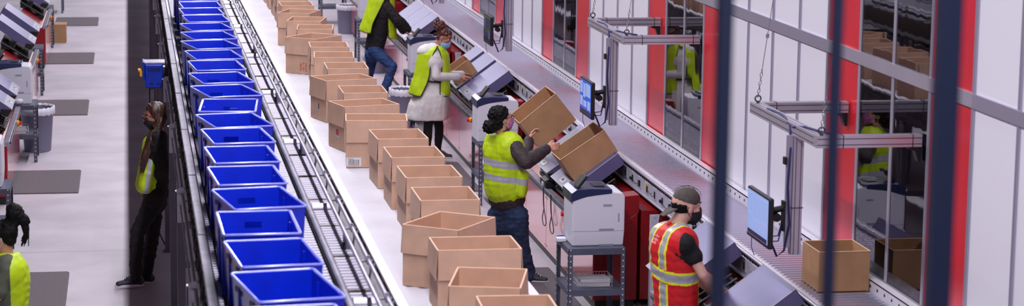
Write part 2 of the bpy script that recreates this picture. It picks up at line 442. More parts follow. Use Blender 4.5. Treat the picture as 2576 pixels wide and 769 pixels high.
# twin guard rails with clamps
for x in (1.207, 1.262):
    MB().tube([(x, 8.8, 2.05), (x, 50, 2.05)], 0.0125, 10).build('guard_rail', 'galvanised', rc)
for i, y in enumerate(frange(9.3, 42, 0.92)):
    c = MB().cyl((1.20, y, 2.045), (1.285, y, 2.045), 0.007, 8).cyl((1.262, y, 2.025), (1.262, y, 2.075), 0.009, 8)
    c.cyl((1.262, y-0.02, 2.05), (1.262, y+0.02, 2.05), 0.018, 8).cyl((1.262, y, 1.95), (1.30, y+.02, 2.03), 0.006, 6)
    c.box(1.268, 1.274, y-0.01, y+0.01, 1.86, 2.04)
    c.build('rail_clamp', 'rail_metal', rc)
for y in (12.9, 16.3, 19.1, 22.6):
    MB().box(1.215, 1.25, y, y+0.16, 1.90, 2.0).cyl((1.215, y+0.05, 1.96), (1.20, y+0.05, 1.96), 0.012, 8).build('photo_eye', 'grey_paint', rc, 0.003)
# outer side of the frame: one long black plate
m = MB(); m.box(1.276, 1.29, 8.5, 50, 1.75, 1.93)
m.build('side_frame', 'black', rc)

# motor on a bracket left of the frame
mo = tag(empty('conveyor_motor', (0.21, 22.5, 0)), 'blue boxy drive motor bolted to the left side of the raised conveyor', 'motor')
b = MB().box(-0.075, 0.10, -0.13, 0.13, 1.625, 1.86)
b.build('housing', 'blue_motor', mo, 0.012)
b = MB()
for z in (1.877, 1.868): pass
for y in (-0.09, 0.0): b.cyl((-0.08, y, 1.872), (0.12, y, 1.872), 0.024, 12)
b.build('top_cylinder', 'galvanised', mo)
b = MB().box(-0.098, -0.076, -0.14, 0.14, 1.70, 1.885)
b.build('end_cover', 'blue_motor', mo, 0.006)
b = MB()
for i in range(9): b.box(-0.045+i*0.014, -0.038+i*0.014, -0.1325, -0.130, 1.79, 1.825)
for x in (-0.03, 0.04): b.box(x, x+0.03, -0.1325, -0.13, 1.665, 1.675)
b.build('cooling_slot', 'black', mo)
MB().box(-0.125, -0.098, -0.12, -0.04, 1.74, 1.80).cyl((-0.14, -0.08, 1.80), (-0.10, -0.08, 1.80), 0.018, 8).build('terminal_clip', 'orange', mo, 0.004)
MB().box(0.10, 0.155, -0.1, 0.1, 1.66, 1.83).build('mounting_plate', 'steel_dark', mo)
MB().tube([(-0.03, 0, 1.63), (-0.03, 0, 1.1), (-0.02, 0.02, 0.3), (0.1, 0.05, 0.02)], 0.007, 6).build('power_cable', 'black_rubber', mo)

# ---------------------------------------------------------------- box conveyor
bc = tag(empty('roller_conveyor', (0, 0, 0)), 'white roller conveyor carrying the open cardboard boxes', 'conveyor')
m = MB().box(1.60, 1.665, 9, 56, 1.425, 1.445, 0).box(1.655, 1.665, 9, 56, 1.30, 1.43, 0)
m.box(2.46, 2.52, 9, 56, 1.425, 1.445, 0).box(2.46, 2.47, 9, 56, 1.25, 1.43, 0)
m.build('edge_flange', 'white_paint', bc)
m = MB().box(1.63, 1.652, 9, 56, 1.15, 1.42, 0).box(2.475, 2.49, 9, 56, 1.2, 1.42, 0)
for y in frange(9.2, 50, 0.43):
    h = random.uniform(0.05, 0.12)
    m.box(1.605, 1.63, y, y+random.uniform(0.1, 0.3), 1.30, 1.30+h, 1)
    m.cyl((1.63, y+0.1, 1.39), (1.612, y+0.1, 1.39), 0.018, 8, 1)
    m.cyl((1.63, y+0.3, 1.27), (1.612, y+0.3, 1.27), 0.012, 8, 2)
m.tube([(1.612, 9, 1.25), (1.612, 50, 1.25)], 0.02, 8, 1)
m.build('side_frame', ['machine_grey', 'steel_dark', 'galvanised'], bc)
rollers(bc, 1.675, 2.45, 1.3745, 0.0255, frange(9.6, 50, 0.056), ['white_roller'])
for y in frange(10.4, 55, 3.0):
    p = MB().box(1.64, 1.70, y-0.03, y+0.03, 0, 1.2).box(2.42, 2.48, y-0.03, y+0.03, 0, 1.2).box(1.70, 2.42, y-0.02, y+0.02, 0.4, 0.45).box(1.63, 2.49, y-0.03, y+0.03, 1.17, 1.2)
    p.build('support', 'grey_paint', bc, 0.003)
MB().box(1.655, 2.46, 9, 56, 1.26, 1.27).build('under_pan', 'steel_dark', bc)  # added pan, stops light leaking through to the floor on the left

# ---------------------------------------------------------------- station conveyor along the wall
wc = tag(empty('roller_conveyor', (0, 0, 0)), 'steel roller conveyor running along the white and red wall', 'conveyor')
rollers(wc, 4.625, 5.115, 1.0965, 0.0235, frange(12.6, 56, 0.0762), ['steel_roller'])
# perforated flange against the wall
m = MB().box(5.125, 5.14, 11, 60, 1.02, 1.20).box(5.125, 5.185, 11, 60, 1.19, 1.203)
m.build('perforated_flange', 'white_paint', wc)
ys = frange(12.4, 60, 0.1524)
pr = None
for y in ys[:100]:
    if pr is None: pr = MB().cyl((5.1255, 0, 0), (5.121, 0, 0), 0.011, 8).build('bolt_hole', 'black', wc, loc=(0, y, 1.155))
    else:
        c = pr.copy(); COL.objects.link(c); c.parent = wc; c.location = (0, y, 1.155)
m = MB()
for y in ys[100:]: m.cyl((5.1255, y, 1.155), (5.121, y, 1.155), 0.011, 6)
m.build('bolt_hole', 'black', wc)['kind'] = 'stuff'
# near rail: rounded top, toothed strip of roller ends, side frame with control cards
m = MB().box(4.588, 4.618, 11, 60, 1.125, 1.150).build('inner_rail', 'white_paint', wc, 0.004)
m = MB()
for y in frange(11, 60, 0.0762): m.box(4.606, 4.620, y, y+0.022, 1.150, 1.158)
m.build('axle_clip', 'white_paint', wc)['kind'] = 'stuff'
m = MB().prism([(4.585, 0.95), (4.585, 1.12), (4.60, 1.135), (4.60, 0.95)], 11, 60)
m.build('side_frame', 'plate_white', wc)
MB().tube([(4.572, 11, 1.138), (4.572, 60, 1.138)], 0.014, 10).build('top_rail', 'aluminium', wc)
m = MB()
for y in frange(11, 50, 0.0762): m.box(4.580, 4.586, y, y+0.036, 1.095, 1.115)
m.build('slot_row', 'black', wc)['kind'] = 'stuff'
MB().tube([(4.568, 11, 0.955), (4.568, 60, 0.955)], 0.014, 8).build('lower_rail', 'aluminium', wc)
MB().box(4.60, 5.18, 11, 60, 0.93, 0.94).build('under_pan', 'black', wc)
n = 0
for yb in (14.8, 20.8, 26.8, 32.8, 38.8):
    for y in frange(yb-3.6, yb+1.6, 0.30):
        if y < 12: continue
        n += 1
        k = n % 4
        c = MB().box(4.578, 4.585, y, y+0.13, 0.985, 1.085, 0).box(4.571, 4.575, y+0.02, y+0.05, 1.0, 1.06, 1)
        if k == 0: c.box(4.571, 4.575, y+0.06, y+0.11, 1.03, 1.075, 2)
        if k == 2: c.cyl((4.574, y+0.085, 1.02), (4.56, y+0.085, 1.02), 0.016, 8, 1)
        if k == 1: c.box(4.570, 4.575, y+0.07, y+0.10, 1.0, 1.05, 3)
        c.build('control_card', ['plate_white', 'black', 'yellow', 'ink'], wc, 0)
        pts = [V((4.565, y+0.10+0.16*t, 1.01-0.012*math.sin(PI*t)+0.01*(n % 3))) for t in [j/6 for j in range(7)]]
        if n % 2: MB().tube(pts, 0.003, 5).build('card_wire', 'black_rubber', wc)
for y in (12.6, 18.9, 24.9, 30.9, 36.9, 42.9):
    p = MB().box(4.44, 4.50, y-0.03, y+0.03, 0.0, 0.93)
    p.prism([(4.425, 0.945), (4.515, 0.945), (4.495, 0.78), (4.445, 0.78)], y-0.036, y-0.030)
    p.box(4.50, 5.1, y-0.02, y+0.02, 0.70, 0.75); p.box(5.04, 5.1, y-0.03, y+0.03, 0, 0.93)
    p.cyl((4.47, y-0.036, 0.93), (4.47, y-0.044, 0.93), 0.012, 8)
    p.build('support', 'plate_white', wc, 0.003)
# ---------------------------------------------------------------- blue totes
def make_tote(hole):
    t = empty('plastic_tote')
    W, D, H = 0.195, 0.312, 0.372       # half width, half length, height (outer, at the rim)
    w, d = 0.176, 0.292                 # at the base
    th = 0.004
    m = MB()
    def wall(p0, p1, q0, q1, n, openings=None):
        """p0,p1 bottom corners, q0,q1 top corners, n outward normal"""
        n = V(n)*-th
        def P(s, z):
            b = V(p0).lerp(V(p1), s); t_ = V(q0).lerp(V(q1), s); return b.lerp(t_, z)
        us = [0, 1]; zs = [0, 1]
        if openings:
            (u0, u1, z0, z1) = openings; us = [0, u0, u1, 1]; zs = [0, z0, z1, 1]
        for i in range(len(us)-1):
            for j in range(len(zs)-1):
                if openings and i == 1 and j == 1: continue
                a, b, c, e = P(us[i], zs[j]), P(us[i+1], zs[j]), P(us[i+1], zs[j+1]), P(us[i], zs[j+1])
                m.add([a, b, c, e, a+n, b+n, c+n, e+n], [(0, 1, 2, 3), (7, 6, 5, 4), (0, 4, 5, 1), (1, 5, 6, 2), (2, 6, 7, 3), (3, 7, 4, 0)])
    op = (0.37, 0.63, 0.76, 0.86) if hole else None
    wall((-w, -d, 0), (w, -d, 0), (-W, -D, H), (W, -D, H), (0, -1, 0), op)
    wall((-w, d, 0), (w, d, 0), (-W, D, H), (W, D, H), (0, 1, 0), op)
    wall((-w, -d, 0), (-w, d, 0), (-W, -D, H), (-W, D, H), (-1, 0, 0))
    wall((w, -d, 0), (w, d, 0), (W, -D, H), (W, D, H), (1, 0, 0))
    m.box(-w, w, -d, d, 0, 0.006)
    for y in (-0.16, 0.16):             # stiffening ribs on the outside
        for s in (-1, 1):
            m.box(*(sorted((s*0.178, s*0.199))), y-0.006, y+0.006, 0.02, 0.34)
    body = m.build('body', 'blue_plastic', t)
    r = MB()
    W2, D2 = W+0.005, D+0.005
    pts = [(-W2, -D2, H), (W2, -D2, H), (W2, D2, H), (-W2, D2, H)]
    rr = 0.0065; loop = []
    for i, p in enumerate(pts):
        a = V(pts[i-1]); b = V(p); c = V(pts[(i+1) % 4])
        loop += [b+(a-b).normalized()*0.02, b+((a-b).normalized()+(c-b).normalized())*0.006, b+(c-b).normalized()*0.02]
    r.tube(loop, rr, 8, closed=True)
    r.build('rim', 'blue_rim_highlight', t)
    s = MB()
    for i in range(5):
        for sg in (-1, 1):
            for side in (-1, 1):
                y = sg*(0.10+i*0.032); x0, x1 = sorted((side*0.1935, side*0.1975))
                s.box(x0, x1, y-0.0035, y+0.0035, 0.308, 0.333)
    s.build('vent_slot', 'dark_blue_hole', t)
    return t
TOTES = [(0.704, 9.52, 4, 0), (0.698, 10.269, 8.9, 0), (0.678, 11.01, 5.3, 0), (0.648, 11.79, 0.9, 1), (0.691, 12.51, 9.4, 1), (0.665, 13.258, 3.9, 0), (0.673, 14.019, 4.1, 0),
         (0.685, 14.779, 5.7, 1), (0.694, 15.471, 11.0, 0), (0.688, 16.20, -4.6, 1), (0.703, 16.977, 12.0, 1), (0.697, 17.742, 9.2, 1), (0.692, 18.534, 5.0, 0),
         (0.698, 19.26, 7.7, 0), (0.700, 20.026, 12.1, 0), (0.707, 20.745, 10.2, 0), (0.712, 21.491, 9.1, 0), (0.73, 22.257, 4.6, 0), (0.709, 22.959, 3.4, 0), (0.72, 23.629, 2.9, 0),
         (0.705, 24.36, 3.5, 0), (0.70, 25.08, 5, 0), (0.70, 25.82, 4, 0)]
tp = [make_tote(0), make_tote(1)]; used = [0, 0]
for i, (x, y, a, h) in enumerate(TOTES):
    z = 1.9495
    if not used[h]: o = tp[h]; used[h] = 1; o.location = (x, y, z); o.rotation_euler = (0, 0, math.radians(a))
    else: o = clone(tp[h], (x, y, z), math.radians(a))
    if i == 0: l = 'nearest open blue plastic tote of the row, cut off by the bottom edge'
    elif i == len(TOTES)-1: l = 'farthest open blue plastic tote on the raised conveyor'
    elif i == 9: l = 'open blue plastic tote turned the other way, tenth from the near end'
    else: l = 'open blue plastic tote on the raised conveyor, %s from the near end' % ORD[i]
    tag(o, l, 'tote', 'blue totes on the raised conveyor')

# ---------------------------------------------------------------- cardboard boxes
def make_carton(L=0.515, W=0.405, H=0.40, flap=0.185, th=0.005, body_mat='cardboard', tuck=0.010):
    """open carton, long side along local x, the four top flaps folded down outside"""
    t = empty('cardboard_box')
    a, b = L/2, W/2
    m = MB()
    m.box(-a, a, -b, -b+th, 0, H).box(-a, a, b-th, b, 0, H).box(-a, -a+th, -b+th, b-th, 0, H).box(a-th, a, -b+th, b-th, 0, H).box(-a+th, a-th, -b+th, b-th, 0.001, 0.005)
    m.build('body', [body_mat], t)
    if flap:
        g = 0.0015
        for s in (-1, 1):
            f = MB(); y0, y1 = s*(b+g), s*(b+g+th*.8)
            z0 = H-flap; o = s*tuck
            f.add([(-a, y0, H+.002), (a, y0, H+.002), (a, y1, H+.002), (-a, y1, H+.002), (-a, y0+o, z0), (a, y0+o, z0), (a, y1+o, z0), (-a, y1+o, z0)],
                  [(0, 1, 2, 3), (7, 6, 5, 4), (0, 4, 5, 1), (1, 5, 6, 2), (2, 6, 7, 3), (3, 7, 4, 0)])
            f.build('flap', [body_mat], t)
            f = MB(); x0, x1 = s*(a+g), s*(a+g+th*.8)
            f.add([(x0, -b, H+.002), (x0, b, H+.002), (x1, b, H+.002), (x1, -b, H+.002), (x0+o, -b, z0), (x0+o, b, z0), (x1+o, b, z0), (x1+o, -b, z0)],
                  [(0, 1, 2, 3), (7, 6, 5, 4), (0, 4, 5, 1), (1, 5, 6, 2), (2, 6, 7, 3), (3, 7, 4, 0)])
            f.build('flap', [body_mat], t)
    e = MB(); r = 0.0035            # pale raw fold along the rim
    for (p, q) in (((-a, -b), (a, -b)), ((a, -b), (a, b)), ((a, b), (-a, b)), ((-a, b), (-a, -b))):
        e.cyl((p[0], p[1], H), (q[0], q[1], H), r, 6)
    e.build('rim_fold', 'cardboard_edge', t)
    return t
# name, x, y, yaw of the long side, label
BOX = [('X', 2.075, 11.93, 88, 'nearest cardboard box on the white conveyor, cut off by the bottom edge'),
       ('W', 2.023, 12.664, 76, 'near cardboard box with its right side darker, before the very nearest one'),
       ('V', 2.093, 13.657, 0, 'wide pale cardboard box with a blank front, third from the near end'),
       ('U', 2.035, 14.393, 54, 'cardboard box turned diagonally with a corner towards us, fourth from the near end'),
       ('T', 2.145, 15.385, 90, 'cardboard box with pale left side behind the near diagonal box'),
       ('S', 2.152, 16.297, 90.7, 'cardboard box, sixth from the near end of the white conveyor'),
       ('R', 2.150, 17.192, 90.5, 'cardboard box, seventh from the near end, level with the worker in jeans'),
       ('Q', 2.137, 18.105, 91.7, 'cardboard box directly in front of the box with the barcode label'),
       ('A', 2.058, 19.05, -5, 'wide cardboard box with a white barcode label low on its front'),
       ('B', 2.043, 19.954, 15.5, 'cardboard box turned slightly with a red mark on its shaded left side'),
       ('D', 2.125, 20.841, 90, 'small looking cardboard box between the two boxes with shaded left sides'),
       ('C', 2.025, 21.723, 17, 'cardboard box with a white tag on its shaded left side, before a leaning pair'),
       ('H', 2.139, 22.635, 89, 'cardboard box, thirteenth from the near end, darker front wall inside'),
       ('G', 2.098, 23.566, 85.5, 'pale cardboard box just left of the worker in blue jeans'),
       ('F', 2.123, 24.495, 88, 'pale cardboard box right behind the diagonal box with red print'),
       ('E', 2.029, 25.334, 51.7, 'cardboard box turned diagonally with red printed lettering on its left face'),
       ('L', 2.125, 26.296, 84, 'cardboard box first behind the red-printed diagonal box'),
       ('K', 2.095, 27.196, 78, 'cardboard box second behind the red-printed diagonal box'),
       ('J', 2.076, 28.13, 70, 'tall standing turned cardboard box third behind the red-printed one'),
       ('I', 2.106, 29.104, 90, 'cardboard box fourth behind the red-printed diagonal box'),
       ('M', 2.157, 30.86, 90, 'cardboard box cut by the top edge, fourth from the far end'),
       ('N', 2.166, 31.76, 90, 'cardboard box cut by the top edge, third from the far end'),
       ('O', 2.162, 32.69, 90, 'cardboard box at the top edge, second from the far end'),
       ('P', 2.160, 33.61, 90, 'farthest cardboard box on the white conveyor')]
c0 = None; BO = {}
for n, x, y, a, l in BOX:
    if c0 is None: c0 = make_carton(); o = c0; o.location = (x, y, 1.401); o.rotation_euler = (0, 0, math.radians(a))
    else: o = clone(c0, (x, y, 1.401), math.radians(a))
    tag(o, l, 'box', 'open cardboard boxes on the white conveyor'); BO[n] = o
def mark(parent, name, x0, x1, z0, z1, y, rects, mats, face='-y', off=0.0015):
    """flat printed marks just proud of a face of a box"""
    m = MB()
    for (a, b, c, d, k) in rects:
        X0, X1 = x0+(x1-x0)*a, x0+(x1-x0)*b; Z0, Z1 = z0+(z1-z0)*c, z0+(z1-z0)*d
        e = off*(1+k*0.3)
        if face == '-y': m.box(X0, X1, y-e, y-0.0002, Z0, Z1, k)
        if face == '+y': m.box(X0, X1, y+0.0002, y+e, Z0, Z1, k)
        if face == '-x': m.box(y-e, y-0.0002, X0, X1, Z0, Z1, k)
        if face == '+x': m.box(y+0.0002, y+e, X0, X1, Z0, Z1, k)
    return m.build(name, mats, parent)
bars = [(0, 1, 0, 1, 0)]
t_ = 0.12
while t_ < 0.85:
    w_ = random.choice([0.008, 0.014, 0.02]); bars.append((t_, t_+w_, 0.2, 0.78, 1)); t_ += w_+random.choice([0.01, 0.016, 0.03])
bars += [(0.1, 0.86, 0.1, 0.15, 1), (0.1, 0.5, 0.84, 0.89, 1)]
mark(BO['A'], 'barcode_label', -0.255, -0.13, 0.012, 0.085, -0.2025, bars, ['paper', 'ink'])
random.seed(3)
txt = []
for col in range(3):
    for r in range(11):
        x_ = col*0.34; y_ = r/11
        for q in range(3):
            if random.random() < 0.8: txt.append((x_+0.08*q, x_+0.08*q+0.055, y_, y_+0.06, 0))
mark(BO['E'], 'red_print', -0.2, -0.10, 0.03, 0.13, -0.2025, txt, ['red_ink'], '-y')
mark(BO['E'], 'red_print', -0.06, 0.04, 0.03, 0.13, 0.2025, txt, ['red_ink'], '+y')
mark(BO['E'], 'red_print', -0.08, 0.02, 0.03, 0.13, -0.2575, txt, ['red_ink'], '-x')
mark(BO['B'], 'red_mark', -0.05, 0.01, 0.10, 0.175, -0.2575, [(0, 1, 0.35, 1, 0), (-.1, 1.1, 0, 0.3, 1)], ['red_ink', 'plate_white'], '-x')
mark(BO['C'], 'white_tag', -0.03, 0.05, 0.09, 0.16, -0.2575, [(0, 1, 0, 0.22, 0), (0.15, .4, 0.25, 1, 1)], ['plate_white', 'ink'], '-x')
mark(BO['U'], 'red_mark', 0.12, 0.15, 0.15, 0.20, 0.2025, [(0, 1, 0, 1, 0)], ['red_ink'], '+y')
# a red stripe printed inside the rear wall of some boxes
# carton on the steel conveyor at the right
rb = make_carton(0.37, 0.40, 0.285, flap=0, body_mat='cardboard_dark'); rb.location = (4.93, 15.2, 1.1205)
rb.name = 'cardboard_box'
tag(rb, 'open brown cardboard box on the steel roller conveyor before the lower right window', 'box')

# ---------------------------------------------------------------- packing stations
def printer(loc, label, right=True, rz=0):
    t = tag(empty('label_printer', loc, rz), label, 'printer', 'white office printers on the grey racks')
    m = MB()
    m.prism([(-0.225, 0.0), (0.225, 0.0), (0.235, 0.13), (0.235, 0.42), (0.215, 0.46), (0.12, 0.47), (-0.225, 0.405)], -0.20, 0.20, 'Y', 0)
    m.build('body', 'printer_white', t, 0.012, seg=3)
    m = MB().prism([(-0.236, 0.385), (-0.10, 0.435), (0.12, 0.455), (0.12, 0.492), (-0.06, 0.50), (-0.19, 0.492), (-0.236, 0.46)], -0.204, 0.204, 'Y', 0)
    m.box(-0.01, 0.09, -0.12, 0.12, 0.49, 0.497)
    m.build('top_cover', 'navy', t, 0.008)
    m = MB().box(-0.02, 0.075, -0.09, 0.09, 0.4965, 0.505)
    m.build('output_slot', 'black', t)
    m = MB()
    for z0, z1, x0, x1 in ((0.345, 0.362, 0.045, 0.12), (0.135, 0.150, 0.01, 0.14), (0.0, 0.016, 0.01, 0.14)): m.box(x0, x1, -0.203, -0.1995, z0, z1)
    for i in range(6): m.box(0.175, 0.188, -0.203, -0.1995, 0.21+i*0.013, 0.217+i*0.013)
    m.box(-0.22, 0.23, -0.2012, -0.1995, 0.128, 0.131)
    m.build('grille', 'printer_grey', t)
    R = rotm(0, math.radians(-38), 0)
    m = MB().box(-0.012, 0.012, -0.085, 0.085, 0.0, 0.13, 0)
    m.xf(Matrix.Translation((-0.17, -0.07, 0.498)) @ rotm(0, math.radians(38), 0).to_4x4())
    m.build('control_panel', 'black', t, 0.006)
    return t
def rack(loc, label, w=0.50, d=0.56, h=0.70, mid=0.34):
    t = tag(empty('metal_rack', loc), label, 'rack', 'grey slotted angle racks')
    x, y = w/2, d/2
    for sx in (-1, 1):
        for sy in (-1, 1):
            m = MB()
            x0, x1 = sorted((sx*x, sx*(x-0.04))); y0, y1 = sorted((sy*y, sy*(y-0.003)))
            m.box(x0, x1, y0, y1, 0, h)
            x0, x1 = sorted((sx*x, sx*(x-0.003))); y0, y1 = sorted((sy*y, sy*(y-0.04)))
            m.box(x0, x1, y0, y1, 0, h)
            leg = m.build('leg', 'rack_grey', t)
            hm = MB()
            for z in frange(0.04, h, 0.05):
                hm.cyl((sx*(x-0.02), sy*y, z), (sx*(x-0.02), sy*(y+0.0015), z), 0.007, 6)
                hm.cyl((sx*x, sy*(y-0.02), z), (sx*(x+0.0015), sy*(y-0.02), z), 0.007, 6)
            hm.build('leg_holes', 'hole_white', leg)
    for z in (mid, h):
        m = MB().box(-x+0.004, x-0.004, -y+0.004, y-0.004, z-0.006, z)
        m.box(-x+0.004, x-0.004, -y+0.001, -y+0.004, z-0.055, z).box(-x+0.004, x-0.004, y-0.004, y-0.001, z-0.055, z)
        m.box(-x+0.0005, -x+0.004, -y+0.004, y-0.004, z-0.055, z).box(x-0.004, x-0.0005, -y+0.004, y-0.004, z-0.055, z)
        m.build('shelf', 'rack_grey', t)
    return t
def basket(loc, label, w=0.30, d=0.22, h=0.09, rz=0):
    t = tag(empty('wire_basket', loc, rz), label, 'basket', 'white wire baskets on the racks')
    m = MB(); x, y = w/2, d/2
    for z in (0.004, h*0.5, h): m.tube([(-x, -y, z), (x, -y, z), (x, y, z), (-x, y, z)], 0.003, 5, closed=True)
    for i in range(13):
        u = -x+w*i/12
        m.cyl((u, -y, 0.004), (u, -y, h), 0.0016, 5).cyl((u, y, 0.004), (u, y, h), 0.0016, 5).cyl((u, -y, 0.004), (u, y, 0.004), 0.0016, 5)
    for i in range(9):
        u = -y+d*i/8
        m.cyl((-x, u, 0.004), (-x, u, h), 0.0016, 5).cyl((x, u, 0.004), (x, u, h), 0.0016, 5)
    m.build('wire_frame', 'hole_white', t)
    p = MB()
    for i in range(5): p.box(-x+0.012+0.004*(i % 2), x-0.02, -y+0.012, y-0.015, 0.008+i*0.012, 0.018+i*0.012, 0, R=rotm(0, 0, 0.03*(i-2)), o=(0, 0, 0))
    tag(p.build('label_stack', 'paper', t), None)
    return t
TL = 0.583; TA = math.atan2(0.345, 0.47)     # tray tilt
def station(y0, side, trays, label, span=(-1.5, 3.1), dz=0.0):
    """side +1: right hand line, low edge of trays at X 4.0; side -1: mirrored left line"""
    fx = (lambda x: x) if side > 0 else (lambda x: 2.677-x)
    sx = side
    t = tag(empty('packing_station', (fx(4.25), y0, 0)), label, 'packing station', 'red packing stations')
    ox = fx(4.25)
    def X(x): return fx(x)-ox
    a, b = span
    m = MB().prism([(X(4.035), 0.09), (X(4.035), 0.645), (X(4.10), 0.67), (X(4.42), 0.88), (X(4.42), 0.09)], a, b, 'Y')
    m.build('cabinet', 'red_deep', t, 0.004)
    if side > 0:
        MB().box(X(4.45), X(5.05), a, b-0.1, 0.09, 0.90).build('rear_cabinet', 'red_deep', t, 0.004)
        MB().prism([(X(4.16), 0.72), (X(4.20), 1.02), (X(4.43), 1.04), (X(4.43), 0.88)], a, a+0.22, 'Y').build('upper_cabinet', 'red_deep', t, 0.004)
    n = 4
    for i in range(n):
        p0 = a+0.01+(b-a-0.02)*i/n; p1 = a+(b-a-0.02)*(i+1)/n
        x0, x1 = sorted((X(4.02), X(4.034)))
        pn = MB().box(x0, x1, p0, p1, 0.09, 0.64).build('front_panel', 'red_gloss', t, 0.003)
        sc_ = MB()
        for yy in (p0+0.04, p1-0.04):
            for z in (0.13, 0.60): sc_.cyl((X(4.02), yy, z), (X(4.0185), yy, z), 0.009, 8)
        sc_.build('screw', 'black', pn)
    x0, x1 = sorted((X(4.05), X(4.40)))
    MB().box(x0, x1, a+0.03, b-0.03, 0.0, 0.09).build('plinth', 'black', t)
    x0, x1 = sorted((X(4.0), X(4.06)))
    m = MB().box(x0, x1, a, b, 0.645, 0.70, 0)
    x2, x3 = sorted((X(3.985), X(4.0)))
    m.box(x2, x3, a+0.1, b-0.1, 0.66, 0.685, 1)
    m.build('front_rail', ['galvanised', 'steel_dark'], t, 0.003)
    # dark mechanism under the trays
    m = MB()
    x0, x1 = sorted((X(4.08), X(4.40)))
    lo, hi = trays[0][0]-y0-0.02, trays[-1][1]-y0+0.02
    for yy in frange(lo, hi, 0.16):
        m.cyl((X(4.08), yy, 0.74), (X(4.46), yy, 0.98), 0.014, 8, 0)
        m.cyl((X(4.2), yy, 0.80), (X(4.2), yy+0.1, 0.80), 0.02, 8, 1)
    m.box(x0, x1, lo, hi, 0.71, 0.75, 0)
    x4, x5 = sorted((X(4.28), X(4.46)))
    m.box(x4, x5, max(a+0.3, -1.1) if side > 0 else lo, hi, 0.88, 0.93, 0)
    for x, z in ((4.10, 0.77), (4.28, 0.84), (4.45, 0.95)):
        m.cyl((X(x), lo, z), (X(x), hi, z), 0.016, 8, 1)
    m.build('tray_mechanism', ['black', 'steel_dark'], t)
    for j, (ta, tb, sidepan) in enumerate(trays):
        ta -= y0; tb -= y0
        tr = MB()
        c, s = math.cos(TA), math.sin(TA)
        def P(u, v): return (X(4.0+u*c+v*s), 0.865+dz+u*s-v*c)
        L_, T_ = 0.60, 0.12
        # folded sheet: top plate and two deep side skirts
        tr.prism([P(0, 0), P(L_, 0), P(L_, 0.004), P(0, 0.004)], ta, tb, 'Y')
        tr.prism([P(0.0, 0.004), P(L_, 0.004), P(L_, T_), P(0.06, T_), P(0.0, 0.03)], ta, ta+0.004, 'Y')
        tr.prism([P(0.0, 0.004), P(L_, 0.004), P(L_, T_), P(0.06, T_), P(0.0, 0.03)], tb-0.004, tb, 'Y')
        tr.prism([P(L_, 0.004), P(L_, T_), P(L_-0.004, T_), P(L_-0.004, 0.004)], ta, tb, 'Y')
        trk = tr.build('tilted_tray', 'tray_metal', t)
        for yy in (ta, tb): MB().tube([(P(0, 0)[0], yy, P(0, 0)[1]), (P(L_, 0)[0], yy, P(L_, 0)[1])], 0.0028, 5).build('tray_edge', 'plate_white', trk)
        pl = MB().prism([P(0.0, -0.001), P(0.115, -0.001), P(0.115, -0.005), P(0.0, -0.005)], ta, tb, 'Y')
        pl.build('end_plate', 'plate_grey', trk)
        q = (ta+tb)/2
        wn = MB().prism([P(0.03, -0.005), P(0.085, -0.005), P(0.085, -0.009), P(0.03, -0.009)], q-0.10, q+0.08, 'Y', 0)
        wn.prism([P(0.05, -0.009), P(0.075, -0.009), P(0.075, -0.012), P(0.05, -0.012)], q-0.03, q+0.03, 'Y', 1)
        wn.build('display', ['plate_white', 'black'], trk)
        bk = MB().prism([P(-0.005, 0.0), P(0.10, 0.06), P(0.08, 0.12), P(-0.01, 0.10)], ta-0.01, ta+0.25, 'Y', 0)
        bk.build('pivot_block', 'black', trk, 0.006)
    # emergency stop
    es = MB().cyl((X(4.018), -0.38, 0.665), (X(3.965), -0.38, 0.665), 0.032, 14)
    e1 = es.build('emergency_stop', 'orange', t)
    MB().cyl((X(3.965), -0.38, 0.665), (X(3.94), -0.38, 0.665), 0.022, 14).build('button', 'red_button', e1)
    return t
station(14.8, 1, [(14.68, 15.50, 1), (16.3, 17.15, 1)], 'red packing station before the man in the red vest', span=(-1.4, 2.2))
station(20.8, 1, [(20.475, 21.30, 1), (21.5, 22.3, 1)], 'red packing station where the worker lifts two boxes')
station(26.8, 1, [(26.68, 27.57, 1), (27.75, 28.5, 1), (28.7, 29.3, 1)], 'red packing station before the woman in the cream coat')
station(32.8, 1, [(33.04, 33.74, 1), (33.76, 34.7, 1), (34.72, 35.6, 1)], 'red packing station behind the leaning worker in blue jeans')
station(38.8, 1, [(38.9, 39.7, 1), (39.9, 40.7, 1)], 'farthest red packing station of the right hand line', span=(-0.4, 2.7))
station(21.0, -1, [(19.9, 20.7, 1), (21.0, 21.8, 1)], 'nearest red packing station of the left line', (-1.6, 1.0), 0.085)
station(27.0, -1, [(25.75, 26.5, 1), (26.9, 27.65, 1)], 'red packing station of the left line just nearer than the grey bin', (-2.0, 0.75), 0.085)
station(33.0, -1, [(32.2, 32.95, 1), (33.8, 34.6, 1)], 'second red packing station of the left line, beyond the grey bin', (-2.0, 0.75), 0.085)
station(39.0, -1, [(38.1, 38.9, 1), (39.5, 40.3, 1)], 'farthest red packing station of the left line', (-2.0, 0.8), 0.085)
# racks with their printers
rack((3.92, 18.93, 0), 'grey slotted rack nearest us under a white printer, wire basket on its shelf')
printer((3.945, 18.96, 0.701), 'white printer with navy lid, nearest one on the right line')
basket((3.93, 18.85, 0.341), 'white wire basket of labels on the nearest rack')
rack((4.03-0.0, 24.70, 0), 'grey slotted rack behind the worker in jeans')
printer((4.0, 24.72, 0.701), 'white printer with navy lid behind the head of the curly haired worker')
rack((3.98, 30.75, 0), 'grey slotted rack behind the woman in the cream coat')
printer((4.0, 30.75, 0.701), 'white printer with navy lid left of the woman in the cream coat')
rack((4.0, 37.9, 0), 'grey slotted rack beside the leaning worker in blue jeans')
printer((4.02, 37.9, 0.701), 'white printer partly hidden behind the leaning worker')
rack((3.88, 43.9, 0), 'grey slotted rack at the far top, by the grey bin')
